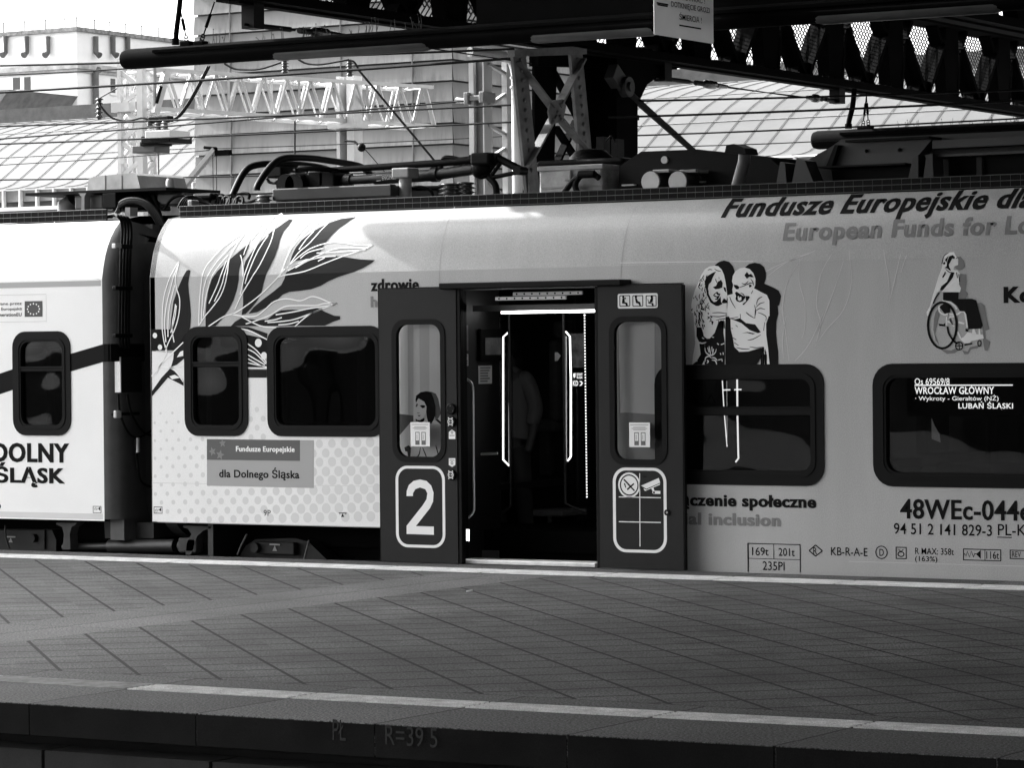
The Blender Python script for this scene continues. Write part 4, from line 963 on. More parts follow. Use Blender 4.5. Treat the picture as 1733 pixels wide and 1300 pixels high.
# ------------------------------------------------------------------ doors
YD0, YD1 = -.125, -.088                                             # front and back of a leaf
def F_(px, py, y=YD0): q = PY(px, py, y); return q.x, q.z
def fq(mb, pts, y): mb.add([(q[0], y, q[1]) for q in pts], [t for t in tess(pts)]); return mb
def leaf(px0, px1, wx, deco, lab):
    x0 = F_(px0, 700)[0]; x1 = F_(px1, 700)[0]; z0 = .040; z1 = F_((px0 + px1) / 2, 489 if px0 < 800 else 483)[1]
    a = F_(wx[0], (wx[1] + wx[3]) / 2); b = F_(wx[2], (wx[1] + wx[3]) / 2); za = F_((wx[0] + wx[2]) / 2, wx[3])[1]; zb = F_((wx[0] + wx[2]) / 2, wx[1])[1]
    wa, wb_ = a[0], b[0]
    d = MB(); n = 7
    hole = rrect(wa + .012, wb_ - .012, za + .012, zb - .012, .10, n); out = []
    # outline of the leaf walked with the same count of points as its window hole
    cx, cz = (wa + wb_) / 2, (za + zb) / 2
    q = n + 1
    cor = [(x1, z1), (x0, z1), (x0, z0), (x1, z0)]
    for c in range(4): out += [cor[c]] * q
    def ring(y): return [(p[0], y, p[1]) for p in out], [(p[0], y, p[1]) for p in hole]
    m = len(hole)
    for y, flip in ((YD0, 0), (YD1, 1)):
        for c in range(4):
            cc = (cor[c][0], y, cor[c][1]); nx = cor[(c + 1) % 4]
            for k in range(q - 1): h0 = hole[c * q + k]; h1 = hole[c * q + k + 1]; d.add([cc, (h0[0], y, h0[1]), (h1[0], y, h1[1])], [(0, 1, 2)])
            h0 = hole[c * q + q - 1]; h1 = hole[(c * q + q) % m]
            d.add([cc, (nx[0], y, nx[1]), (h1[0], y, h1[1]), (h0[0], y, h0[1])], [(0, 1, 2, 3)])
    for c in range(4):
        p, r = cor[c], cor[(c + 1) % 4]; d.add([(p[0], YD0, p[1]), (r[0], YD0, r[1]), (r[0], YD1, r[1]), (p[0], YD1, p[1])], [(0, 1, 2, 3)])
    for k in range(m):
        p, r = hole[k], hole[(k + 1) % m]; d.add([(p[0], YD0, p[1]), (r[0], YD0, r[1]), (r[0], YD1, r[1]), (p[0], YD1, p[1])], [(0, 1, 2, 3)])
    o = link('door_leaf', d, m_dark, c2, lab)
    f = MB(); ringprism(f, rrect(wa, wb_, za, zb, .115), rrect(wa + .042, wb_ - .042, za + .040, zb - .040, .085), YD0 - .007, YD1 - .004)
    w = link('window_frame', f, m_frame, o)
    g = MB(); g.prism(rrect(wa + .035, wb_ - .035, za + .033, zb - .033, .08), 1, YD0 + .012, YD0 + .017); link('pane', g, m_clear, o)
    s = MB(); s.bbox(x1 + .001, x1 + .035, YD0 + .006, YD1 + .02, z0, z1 - .004, .006) if px0 < 800 else s.bbox(x0 - .030, x0 - .001, YD0 + .006, YD1 + .02, z0, z1 - .004, .006)
    link('rubber_seal', s, m_frame, o)
    b = MB(); xe = x0 - .001 if px0 < 800 else x1 + .001
    b.box(min(xe, xe + (-.010 if px0 < 800 else .010)), max(xe, xe + (-.010 if px0 < 800 else .010)), YD0 + .003, YD1, z0, z1 - .004); b.box(x0, x1, YD0 + .003, YD1, z1 + .001, z1 + .010); link('edge_strip', b, m_frame, o)
    t = MB(); e = .0012
    R = deco
    ringprism(t, rrect(F_(R[0], 860)[0], F_(R[2], 860)[0], F_((R[0] + R[2]) / 2, R[3])[1], F_((R[0] + R[2]) / 2, R[1])[1], .105, 8), rrect(F_(R[0], 860)[0] + .024, F_(R[2], 860)[0] - .024, F_((R[0] + R[2]) / 2, R[3])[1] + .021, F_((R[0] + R[2]) / 2, R[1])[1] - .021, .085, 8), YD0 - .0015, YD0 - .0004)
    return o, t, (wa, wb_, za, zb)
def lpx(mb, pts, y=YD0 - .0015): return fq(mb, [F_(*p) for p in pts], y)
def ldisc(mb, px, py, r, y=YD0 - .0015, r2=None, n=24):
    c = F_(px, py); A = [(c[0] + r * math.cos(2 * math.pi * k / n), c[1] + r * math.sin(2 * math.pi * k / n)) for k in range(n)]
    if r2 is None: return fq(mb, A, y)
    mb.add([(p[0], y, p[1]) for p in A] + [(c[0] + r2 * math.cos(2 * math.pi * k / n), y, c[1] + r2 * math.sin(2 * math.pi * k / n)) for k in range(n)], [(k, (k + 1) % n, n + (k + 1) % n, n + k) for k in range(n)])
def ltext(mb, body, x0, yt, yb, x1, bold=0, y=YD0 - .0015):
    a = F_(x0, yb); b = F_(x1, yb); t = F_(x0, yt); return text_on(mb, body, (a[0], y, a[1]), (1, 0, 0), (0, 0, 1), b[0] - a[0], t[1] - a[1], bold)
m_sign = mat('white_decal', .80, .5)
DL, t, wl1 = leaf(643, 773, (664, 541, 754, 783), (670, 789.5, 753.5, 928), 'open door leaf with a big white 2')
ts = [(-.0), ]
two = [(688.2,840.5),(688.5,832),(692,822),(700,815),(711,812.5),(722,815),(730,823),(734,835),(733,850),(728,861),(704,891.5),(734.3,892.3),(734.4,906.3),(688.3,904.8),(688.3,891),(715,857),(722,846),(723.5,836),(720,829),(711,826),(703,829),(699,836),(699,840.7)]
lpx(t, two); link('class_number', t, m_sign, DL)
DR, t, wl2 = leaf(1013, 1155, (1032, 536, 1129, 788), (1037.5, 792.5, 1128.3, 936.5), 'open door leaf with pictograms and camera sign')
for r_ in ((1082, 802, 1083.4, 926), ): lpx(t, [(r_[0], r_[1]), (r_[2], r_[1]), (r_[2] + .6, r_[3]), (r_[0] + .6, r_[3])])
for yy in (842, 884): lpx(t, [(1047.5, yy - .8), (1118.5, yy + .6), (1118.5, yy + 2.2), (1047.5, yy + .8)])
ldisc(t, 1065, 822, .092, r2=.078); ldisc(t, 1065, 822, .068)
lpx(t, [(1085, 823), (1115, 810), (1117.5, 818), (1094, 828.5)]); lpx(t, [(1089.5, 827.5), (1094, 830), (1117, 819.5), (1117, 821.5), (1092, 832), (1090, 830)]); lpx(t, [(1102.5, 828), (1106, 826.3), (1108, 832), (1105, 833.5)]); lpx(t, [(1104.5, 833), (1107, 831.5), (1117.7, 832), (1117.7, 837), (1106.5, 837), (1104, 835.5)])
link('pictogram_panel', t, m_sign, DR)
t = MB(); yy = YD0 - .0025
lpx(t, [(1055, 813), (1057, 811.5), (1075, 831), (1073.3, 832.5)], yy)
for a_ in ([(1061, 828.5), (1072.5, 818.5), (1073.8, 820.5), (1062.5, 830.8)], [(1056, 819), (1058, 818.5), (1060, 826), (1058.5, 826.5)]): lpx(t, a_, yy)
ldisc(t, 1107, 834.5, .008, yy, n=10); ltext(t, 'Video', 1087.5, 806, 809.2, 1095.5, y=YD0 - .0012); link('pictogram_ink', t, m_frame, DR)
# plates with seat pictograms
t = MB(); a = F_(1046, 523); b = F_(1113.5, 523); c = F_(1046, 498); t.prism(rrect(a[0], b[0], a[1], c[1], .014, 4), 1, YD0 - .004, YD0 - .0004); sp_ = link('seat_plate', t, m_sign, DR)
t = MB(); yy = YD0 - .0052
for k, x in enumerate((1049, 1071, 1093.5)):
    a = F_(x, 519.7); b = F_(x + 18, 519.7); c = F_(x, 500.5)
    ringprism(t, rrect(a[0], b[0], a[1], c[1], .008, 3), rrect(a[0] + .006, b[0] - .006, a[1] + .006, c[1] - .006, .005, 3), yy, yy + .0005)
for px, py, r in ((1055.3, 503.5, .009), (1058.5, 505.5, .007), (1076.8, 503.2, .010), (1103.5, 503.2, .010)): ldisc(t, px, py, r, yy, n=10)
for P_ in ([(1054, 505.5), (1057, 505.5), (1058, 512), (1062, 513), (1063.5, 518.5), (1060, 518.5), (1059, 515), (1053, 514)], [(1075, 505.5), (1078, 505), (1080, 510), (1084, 512), (1085.5, 518.5), (1083, 518.5), (1081, 514.5), (1077, 513.5)], [(1102, 505.5), (1106, 505), (1105, 512), (1100, 513), (1106, 513.5), (1107, 518.5), (1104.5, 518.5), (1103, 515), (1097, 514), (1100, 511)], [(1096.5, 507), (1097.5, 507), (1099, 512.5), (1098, 513)]): lpx(t, P_, yy)
link('seat_pictogram', t, m_ink, DR)
# push buttons, arrows, lock
def button(px, py, r, face, par):
    c = F_(px, py); b = MB(); b.tube([(c[0], YD0 - .0004, c[1]), (c[0], YD0 - .014, c[1]), (c[0], YD0 - .018, c[1])], [r, r, r * .85], 20); o = link('door_button', b, m_frame, par)
    f = MB(); yy = YD0 - .0195
    if face:
        ldisc(f, px, py, r * .62, yy, r * .45); 
        for s in (-1, 1): fq(f, [(c[0] + s * r * .12, c[1] + r * .22), (c[0] + s * r * .34, c[1]), (c[0] + s * r * .12, c[1] - r * .22)], yy)
        for q in range(4): ldisc(f, px + (-3.1 if q % 2 else 3.1), py + (-6.2 if q < 2 else 6.2), r * .13, yy, n=8)
    else:
        for q in range(3): f.ball((c[0] + r * .6 * math.cos(q * 2.09 + 1.57), YD0 - .016, c[1] + r * .6 * math.sin(q * 2.09 + 1.57)), r * .07, 6, 4)
    link('button_face', f, m_sign, o)
button(764, 693, .042, 0, DL); button(764.5, 714.5, .040, 1, DL); button(765, 804.5, .040, 1, DL)
t = MB(); lpx(t, [(759.7, 744), (759.7, 732), (765, 728), (770.8, 732), (770.8, 744)]); lpx(t, [(759.7, 776.5), (770.8, 776.5), (770.8, 788), (765.5, 791.5), (759.7, 788)]); dl_ = link('button_sticker', t, m_sign, DL)
t = MB(); yy = YD0 - .0022
for py in (732.5, 784.5): ldisc(t, 765.2, py, .011, yy, .007, 10)
for py in (737.5, 779.5): lpx(t, [(761, py), (769.5, py), (769.5, py + .9), (761, py + .9)], yy)
link('sticker_print', t, m_ink, DL)
c = F_(1129.5, 868.5); t = MB(); t.tube([(c[0], YD0 - .0004, c[1]), (c[0], YD0 - .010, c[1])], .022, 18); lk_ = link('door_lock', t, m_frame, DR)
t = MB(); ldisc(t, 1129.7, 868.3, .008, YD0 - .0112, .004, 10); link('key_slot', t, m_alu, lk_)
# notices stuck on the door panes
for (D_, x0, y0, x1, y1) in ((DL, 695, 715.5, 727.5, 756.5), (DR, 1065, 716, 1100, 757.5)):
    yn = YD0 + .008
    a = F_(x0, y1, yn); b = F_(x1, y1, yn); c = F_(x0, y0, yn)
    t = MB(); t.box(a[0], b[0], yn, yn + .003, a[1], c[1]); o = link('notice', t, m_sign, D_)
    t = MB(); wd, hg = b[0] - a[0], c[1] - a[1]
    def nb(u0, v0, u1, v1): t.add([(a[0] + u * wd, yn - .001, a[1] + v * hg) for u, v in ((u0, v0), (u1, v0), (u1, v1), (u0, v1))], [(0, 1, 2, 3)])
    for u in (.25, .57): nb(u, .07, u + .22, .25); nb(u, .25, u + .03, .60); nb(u + .19, .25, u + .22, .60); nb(u, .57, u + .22, .60); nb(u + .08, .3, u + .10, .5)
    for v, u in ((.90, .06), (.80, .2), (.75, .12), (.70, .2)): nb(u, v, 1 - u, v + .018)
    link('notice_print', t, mat('notice_grey', .12, .6), o)
# header rail, track, sill
t = MB(); a = PY(745, 485, -.14); b = PY(1053, 478, -.14); t.bbox(a.x, b.x, -.165, -.001, a.z - .025, a.z + .022, .008); link('door_header', t, m_frame, c2)
t = MB(); t.box(XD0, XD1, .012, .35, ZD1 + .03, ZD1 + .09)
link('door_head_panel', t, m_inside, c2)
m_rail = mat('drilled_rail', .62, .45, metal=.2, var=.15)
for (x0, y0, x1, y1, yy) in ((868, 499, 985, 495.5, .10), (838, 506.5, 957, 504, .06)):
    t = MB(); a = PY(x0, y0, yy); b = PY(x1, y1, yy); z = (a.z + b.z) / 2; t.box(a.x, b.x, yy, yy + .02, z - .013, z + .013); o = link('door_track', t, m_rail, c2)
    t = MB()
    for k in range(9):
        x = a.x + (b.x - a.x) * (k + .5) / 9; t.cyl((x, yy - .001, z), (x, yy + .01, z), .0075, n=8)
    link('track_holes', t, m_black, o)
t = MB(); a = PY(800, 518, .22); b = PY(1006, 514, .22); t.box(a.x, b.x, .22, .235, a.z - .045, a.z); link('track_cover', t, mat('track_cover_grey', .10, .5), c2)
t = MB(); t.bbox(XD0 + .02, XD1 - .005, -.05, .16, .0365, .068, .006); link('door_sill', t, mat('bright_sill', .75, .4, var=.25, scale=8), c2)
t = MB()
for x in (XD0, XD1): t.box(x - .06, x - .002, .004, .12, .05, ZD1) if x < 0 else t.box(x + .002, x + .06, .004, .12, .05, ZD1)
link('door_jamb', t, m_frame, c2)

# ------------------------------------------------------------------ inside
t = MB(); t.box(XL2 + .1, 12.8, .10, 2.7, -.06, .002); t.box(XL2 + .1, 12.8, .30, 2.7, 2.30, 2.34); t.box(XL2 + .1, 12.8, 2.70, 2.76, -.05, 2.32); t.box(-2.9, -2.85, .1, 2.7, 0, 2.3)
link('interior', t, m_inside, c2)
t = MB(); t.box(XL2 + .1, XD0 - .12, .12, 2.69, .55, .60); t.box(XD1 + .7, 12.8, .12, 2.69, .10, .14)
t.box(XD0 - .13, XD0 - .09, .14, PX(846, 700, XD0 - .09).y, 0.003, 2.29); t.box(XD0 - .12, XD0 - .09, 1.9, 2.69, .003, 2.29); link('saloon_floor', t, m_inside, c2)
m_seat = mat('dark_seat_fabric', .035, .85, var=.3, scale=9)
def seat(x, y, z, d):
    s = MB(); s.bbox(x - .22, x + .22, y, y + .46, z + .36, z + .46, .03); s.bbox(x + d * .20 - .05, x + d * .20 + .05, y, y + .46, z + .44, z + 1.12, .04); s.bbox(x + d * .20 - .055, x + d * .20 + .055, y + .08, y + .38, z + 1.12, z + 1.27, .04); s.bbox(x - .05, x + .05, y + .18, y + .28, z, z + .37, .02)
    return link('seat', s, m_seat, c2)
for (x, d, z) in ((-2.45, -1, .6), (-1.75, 1, .6), (-1.1, 1, .6), (2.55, -1, .36), (3.5, 1, .36), (3.9, -1, .36), (4.9, 1, .36), (5.4, -1, .36)):
    for y in (.28, .78, 2.1): seat(x, y, z, d)
# left vestibule wall: passenger screen, notices, grab rail
XWL = XD0 - .088
m_pos = mat('grey_poster', .11, .5, var=.5, scale=14)
def onwall(x, px0, py0, px1, py1): a = PX(px0, py0, x); b = PX(px1, py1, x); return a.y, b.y, b.z, a.z
y0, y1, z0, z1 = onwall(XWL, 808, 557, 845, 612)
t = MB(); t.bbox(XWL, XWL + .03, y0, y1, z0, z1, .008); o = link('information_screen', t, m_frame, c2)
t = MB(); t.box(XWL + .031, XWL + .033, y0 + .06, y1 - .02, z0 + .05, z1 - .07); link('screen_face', t, m_pos, o)
def sheet(px0, py0, px1, py1, nm='notice', m=None, lines=6):
    y0, y1, z0, z1 = onwall(XWL, px0, py0, px1, py1); t = MB(); t.box(XWL + .001, XWL + .004, y0, y1, z0, z1); o = link(nm, t, m or mat('paper_notice', .45, .7), c2)
    t = MB(); rz_ = random.Random(int(px0))
    for k in range(lines): z = z1 - (z1 - z0) * (k + .8) / (lines + .8); t.box(XWL + .0045, XWL + .0055, y0 + (y1 - y0) * .12, y1 - (y1 - y0) * rz_.uniform(.1, .35), z - .006, z + .006)
    link('notice_print', t, mat('notice_grey', .12), o)
sheet(809, 620, 832, 650); sheet(783.5, 600, 792, 620, lines=4); sheet(783, 551, 792, 594, 'validator', m_pos, 2)
m_rail2 = mat('dull_handrail', .75, .3, metal=.5)
def rail(pts, r, nm='handrail', m=None): t = MB(); t.tube(curve(pts, 3) if len(pts) > 2 else pts, r, 8); return link(nm, t, m or m_rail2, c2)
yr = .18
rail([PY(785, 641, yr), PY(794, 645, yr), PY(800, 656, yr), PY(801, 690, yr), PY(801.5, 780, yr), PY(802.5, 850, yr), PY(801, 868, yr), PY(793, 877, yr)], .010)
rail([PY(805, 770, .45), PY(842, 768.5, .45)], .010)
t = MB(); t.tube([PY(790.5, 897, .06), PY(790.5, 916, .06)], .006, 6); t.tube([PY(793.5, 897, .06), PY(793.5, 917, .06)], .003, 6); link('floor_lamp', t, m_led, c2)
t = MB(); a = PY(802, 932, .45); b = PY(843, 944, .45); t.box(a.x, b.x, .45, .47, .005, a.z); link('kick_panel', t, mat('kick_grey', .07, .6), c2)
# lit ceiling strip and glass screens with lit edges
t = MB(); a = PY(848, 529.5, .55); b = PY(1007, 526, .55); t.box(a.x, b.x + .3, .55, .58, a.z - .010, a.z + .012); o = link('ceiling_light', t, emit('led_strip_bright', 1.8), c2)
t = MB(); c = PY(866, 526.5, .52); t.bbox(c.x - .035, c.x + .035, .50, .55, c.z - .02, c.z + .015, .008); link('lamp_cap', t, emit('led_cap', 1.2), o)
YS = .95
def led(pts, r, m=m_led, nm='lit_edge', y=YS): t = MB(); t.tube([PY(*p, y) for p in pts], r, 6); return link(nm, t, m, c2)
for (xa_, xb_) in ((848, 866), (955, 1004)):
    t = MB(); a = PY(xa_, 866 if xa_ < 900 else 858, YS); b = PY(xb_, 535, YS); t.box(a.x, b.x, YS, YS + .008, max(a.z, .01), min(b.z, 2.28)); link('glass_screen', t, glass('screen_glass', .75, .6, 0), c2)
led([(860.5, 563), (851.5, 571), (851.5, 779), (861.5, 789)], .0055); led([(860, 562), (861.5, 640), (862, 787)], .0045, emit('led_dim', .16))
led([(957.5, 562), (964.5, 570), (966, 640), (966, 774), (960.5, 781)], .0058); led([(958, 570), (958.5, 779)], .004, emit('led_faint', .02))
for p in ([(861, 532), (863.5, 700), (864.5, 857), (858, 863), (846, 872)], [(953.5, 532), (955, 700), (957, 853), (975, 862), (993, 867)]):
    t = MB(); t.tube([PY(*q, YS - .02) for q in p], .012, 8); link('grab_pole', t, mat('dark_pole', .03, .4, metal=.3), c2)
t = MB()
for k in range(62): q = PY(989 + 4 * k / 61, 534 + 308 * k / 61, 1.0); t.box(q.x - .0045, q.x + .0045, 1.0, 1.004, q.z - .005, q.z + .005)
link('led_dot_reflection', t, m_led, c2)  # glowing dots painted in for the LED line mirrored in the glass
t = MB(); a = PY(966, 623, 1.02); b = PY(988, 565, 1.02); t.box(a.x, b.x, 1.02, 1.025, a.z, b.z); o = link('poster', t, mat('vestibule_poster', .16, .6, var=.6, scale=18), c2)
t = MB(); yk = .945; 
def vt(body, x0, yt, yb, x1, bold=.02): a = PY(x0, yb, yk); b = PY(x1, yb, yk); c = PY(x0, yt, yk); text_on(t, body, a, (1, 0, 0), (0, 0, 1), b.x - a.x, c.z - a.z, bold)
vt('DOLNY', 976, 632, 636.5, 986, .04); vt('ŚLĄSK', 976, 636.5, 642.5, 986, .04); vt('KD', 969.5, 645, 654, 978.5, .03)
q = [PY(*p, yk) for p in ((970, 633), (974, 632), (974, 638), (972, 641), (970, 638))]; t.add(q, [tuple(range(5))])
q = [PY(*p, yk) for p in ((980, 646), (984, 645.5), (986.5, 649), (984, 653.5), (980, 654), (983, 651), (984.3, 649))]; t.add(q, tess([(p.x, p.z) for p in q])); link('screen_lettering', t, emit('lit_letters', .16), c2)
t = MB(); a = PY(905, 873, 1.55); b = PY(968, 862, 1.55); t.bbox(a.x, b.x, 1.4, 1.8, a.z, a.z + .05, .01); q = PY(934, 873, 1.55); t.box(q.x - .012, q.x + .012, 1.5, 1.53, .004, q.z); link('folding_seat', t, mat('folding_seat_grey', .10, .5), c2)
t = MB(); q = [PY(*p, 1.3) for p in ((939, 597), (944, 597), (949, 603), (944, 611), (939, 612))]; t.add(q, [tuple(range(5))]); link('arrow_sticker', t, mat('grey_sticker', .5), c2)
# destination display behind the right-hand window, warning triangles in the next one
YK = .085
t = MB(); a = PY(1545, 700, YK + .02); b = PY(1719, 636, YK + .02); t.box(a.x - .04, b.x + .06, YK + .012, YK + .06, a.z - .02, b.z + .03); o = link('destination_display', t, m_frame, c2)
t = MB()
def dt(body, x0, yt, yb, x1, bold=0.0): a = PY(x0, yb, YK); b = PY(x1, yb, YK); c = PY(x0, yt, YK); text_on(t, body, a, (1, 0, 0), (0, 0, 1), b.x - a.x, c.z - a.z, bold)
dt('Os 69569/8', 1548, 641, 652, 1607, .004); dt('WROCŁAW GŁÓWNY', 1548, 652.5, 668, 1682.5, .016); dt('· Wykroty - Gierałtów (NŻ)', 1549, 669, 681, 1690, .002); dt('LUBAŃ ŚLĄSKI', 1622, 680, 695, 1714.5, .016)
a = PY(1548, 653, YK); b = PY(1714, 651.5, YK); t.box(a.x, b.x, YK - .001, YK, a.z - .004, a.z + .004); link('display_text', t, emit('display_glow', .9), o)
t = MB()
for (x0, x1) in ((1165, 1182.5), (1195, 1212)): a = PY(x0, 686, .06); b = PY(x1, 645, .06); t.box(a.x, b.x, .06, .062, a.z, b.z)
o = link('window_sticker', t, mat('film_sticker', .17, .6), c2)
t = MB()
for cx in (1173.5, 1203.5):
    P_ = [PY(cx, 669, .057), PY(cx - 8, 684, .057), PY(cx + 7, 684, .057)]
    for i in range(3): t.bar(P_[i], P_[(i + 1) % 3], .006)
link('warning_triangle', t, m_ink, o)
led([(1222.5, 645), (1225, 690), (1230.5, 757)], .0040, y=.9); led([(1230, 645), (1230.5, 757)], .0025, emit('led_dim', .16), y=.9); led([(1247.5, 643), (1248, 700), (1249.5, 772), (1250, 776), (1245, 783)], .0065, y=.9); led([(1223, 661), (1235.5, 660.5)], .006, y=.9); led([(1243, 660.5), (1254.5, 660)], .006, y=.9)
t = MB(); q = [PY(*p, 2.2) for p in ((1573, 709), (1577, 709), (1582, 722), (1590, 735), (1592, 750), (1580, 745), (1560, 735), (1568, 725))]; t.add(q, tess([(p.x, p.z) for p in q])); link('daylight_patch', t, emit('daylight_glow', .035), c2)  # glowing patch standing in for daylight from the far side, wall is closed

# somebody standing inside the doorway, seen from behind through the glass screen
def skinned(name, verts, edges, radii, m, parent, loc):
    me = bpy.data.meshes.new(name); me.from_pydata(verts, edges, []); o = bpy.data.objects.new(name, me); COL.objects.link(o)
    sk = o.modifiers.new('s', 'SKIN'); ss_ = o.modifiers.new('ss', 'SUBSURF'); ss_.levels = 2; ss_.render_levels = 2
    for i, r in enumerate(radii): me.skin_vertices[0].data[i].radius = r if isinstance(r, tuple) else (r, r)
    me.skin_vertices[0].data[0].use_root = True
    dg = bpy.context.evaluated_depsgraph_get(); dg.update(); m2 = bpy.data.meshes.new_from_object(o.evaluated_get(dg))
    o.modifiers.clear(); o.data = m2; bpy.data.meshes.remove(me); m2.materials.clear(); m2.materials.append(m)
    for p in m2.polygons: p.use_smooth = True
    o.parent = parent; return o
q = PY(861, 760, 1.35)
pr = thing('person', 'person in a light loose top and dark trousers standing inside the open doors', 'person', (q.x, 1.35, .004))
V = [(0,0,.92),(0,0,1.08),(0,0,1.28),(0,.01,1.42),(0,.0,1.50),(0,-.01,1.58),(0,-.01,1.66),(0,-.01,1.72), (-.17,0,1.40),(-.24,.03,1.15),(-.20,-.10,.93),(-.19,-.16,.86), (.17,0,1.40),(.25,.03,1.15),(.24,-.06,.90),(.23,-.10,.82), (-.09,0,.86),(-.10,-.02,.48),(-.10,.04,.09),(-.10,-.09,.035),(.09,0,.86),(.12,.02,.48),(.13,.06,.09),(.15,-.07,.035)]
Ed = [(0,1),(1,2),(2,3),(3,4),(4,5),(5,6),(6,7),(3,8),(8,9),(9,10),(10,11),(3,12),(12,13),(13,14),(14,15),(0,16),(16,17),(17,18),(18,19),(0,20),(20,21),(21,22),(22,23)]
Rd = [(.15,.11),(.13,.10),(.15,.11),(.13,.09),.052,.075,.092,.06,.06,.045,.034,.035,.06,.045,.034,.035,.095,.062,.045,.04,.095,.062,.045,.04]
skinned('body', V, Ed, Rd, mat('dark_skin_tone', .012, .7), pr, None)
skinned('trousers', [(0,0,.96),(-.09,0,.84),(-.10,-.02,.48),(-.10,.04,.11),(.09,0,.84),(.12,.02,.48),(.13,.06,.11)], [(0,1),(1,2),(2,3),(0,4),(4,5),(5,6)], [(.165,.125),.108,.078,.062,.108,.078,.062], mat('dark_trousers', .010, .8), pr, None)
top = MB(); nT = 20
prof_t = [(.075, 1.50), (.13, 1.46), (.185, 1.38), (.185, 1.25), (.195, 1.15), (.215, 1.03), (.225, .97)]
top.add([(rr_ * 1.0 * math.cos(2 * math.pi * k / nT), rr_ * .62 * math.sin(2 * math.pi * k / nT) + .012 * math.sin(k * 3.1), z - (.05 * math.cos(2 * math.pi * k / nT) if z < 1.1 else 0)) for rr_, z in prof_t for k in range(nT)], [(i * nT + k, i * nT + (k + 1) % nT, (i + 1) * nT + (k + 1) % nT, (i + 1) * nT + k) for i in range(len(prof_t) - 1) for k in range(nT)], True)
me_off = MB(); me_off.add([(v[0] + q.x, v[1] + 1.35, v[2] + .004) for v in top.v], top.f, True); link('loose_top', me_off, mat('light_top', .040, .85, var=.1), pr)
for s in (-1, 1): skinned('sleeve', [(s*.10,0,1.43),(s*.18,0,1.39),(s*.245,.03,1.16),(s*.225,-.03,1.02)], [(0,1),(1,2),(2,3)], [.08,.075,.065,.058], MATS['light_top'], pr, None)
hp = MB(); hp.ball((q.x, 1.36, 1.67), .108, 14, 10, sz=1.18); hp.tube([(q.x, 1.41, 1.66), (q.x + .01, 1.45, 1.50), (q.x, 1.44, 1.34)], [.085, .075, .03], 10); link('hair', hp, m_black, pr)
# ------------------------------------------------------------------ below the carriages
def underframe(par, x0, x1, seed):
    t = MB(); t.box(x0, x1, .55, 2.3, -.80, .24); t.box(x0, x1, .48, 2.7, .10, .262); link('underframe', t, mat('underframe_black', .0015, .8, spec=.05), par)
underframe(c2, XL2 + .1, 12.5, 1)
m_bog = mat('dusty_bogie_grey', .004, .7, var=.5, scale=5, bump=.2)
t = MB(); yb = .34
def pz(px, py, y=yb): q = PY(px, py, y); return (q.x, q.z)
t.prism([pz(*q) for q in [(396, 960), (415, 925), (432, 914), (500, 912), (522, 918), (560, 955), (560, 975), (396, 975)]], 1, yb, yb + .18); bg_ = link('bogie', t, m_bog, c2)
t = MB(); a = pz(440, 917); b = pz(505, 940); t.bbox(a[0], b[0], yb - .06, yb - .002, b[1], a[1], .01); t.cyl((pz(442, 927)[0], yb - .06, pz(442, 927)[1]), (pz(442, 927)[0], yb - .10, pz(442, 927)[1]), .04); link('axle_box', t, m_bog, bg_)
t = MB(); t.tube(curve([PY(418, 905, .2), PY(408, 925, .2), PY(402, 940, .2)], 4), .008, 6); t.tube(curve([PY(523, 915, .2), PY(518, 935, .2), PY(514, 950, .2)], 4), .008, 6); link('hose', t, mat('grey_hose', .09, .6), bg_)
t = MB(); q = pz(465, 924, yb - .066); t.box(q[0] - .05, q[0] + .05, yb - .067, yb - .063, q[1], q[1] + .012); t.add([(q[0], yb - .067, q[1]), (q[0] - .022, yb - .067, q[1] - .045), (q[0] + .022, yb - .067, q[1] - .045)], [(0, 1, 2)]); link('lifting_mark', t, mat('worn_white_mark', .25), bg_)
m_brk = mat('grey_cast_bracket', .03, .7, var=.4, scale=7, bump=.3)
def jack(P_, y, par, nm='support_bracket'): t = MB(); t.prism([pz(p[0], p[1], y) for p in P_], 1, y, y + .10); return link(nm, t, m_brk, par)
jack([(310, 890.5), (358, 892), (357, 895), (344, 899), (334, 908), (330, 918), (327, 932), (322, 940), (314, 940), (316, 920), (324, 905), (318, 896), (310, 894)], .10, c2)
t = MB(); t.tube([PY(327, 922, .16), PY(306, 927, .16)], [.055, .05], 12); q = PY(318, 924, .10); t.bbox(q.x - .10, q.x + .08, .10, .2, q.z - .06, q.z + .06, .015); link('damper_mount', t, m_brk, c2)

# ------------------------------------------------------------------ roof gear of the printed carriage
def tray(par, x0, x1, bright):
    t = MB(); y = .262; z = 2.722
    for dz in (.006, .048, .090): t.tube([(x0, y, z + dz), (x1, y, z + dz)], .0024, 4)
    for dz in (.0, .0): t.tube([(x0, y + .09, z + .088), (x1, y + .09, z + .088)], .004, 4)
    x = x0
    while x < x1: t.tube([(x, y + .09, z + .088), (x, y, z + .09), (x, y, z + .004)], .0009, 4); x += .0745
    o = link('cable_tray', t, mat('bright_wire_tray', .12, .4, metal=.3) if bright else mat('grey_wire_tray', .20, .5), par)
    t = MB(); t.box(x0, x1, y + .012, y + .02, z - .002, z + .088)
    for k in range(3): t.tube([(x0, y + .03 + k * .025, z + .03 + (k % 2) * .02), (x1, y + .03 + k * .025, z + .03 + (k % 2) * .02)], .012, 6)
    link('tray_cables', t, m_wire, o)
tray(c2, XL2 + .1, 12.9, True)
def PQ(x, y): return (380 + x * .3, 240 + y * .3)
YP = 1.42
pn = MB()
a = PY(*PQ(285, 268), YP - .35); b = PY(*PQ(955, 310), YP - .35)
for yy in (YP - .35, YP + .35): pn.bbox(a.x, b.x, yy - .04, yy + .04, b.z, a.z, .01)
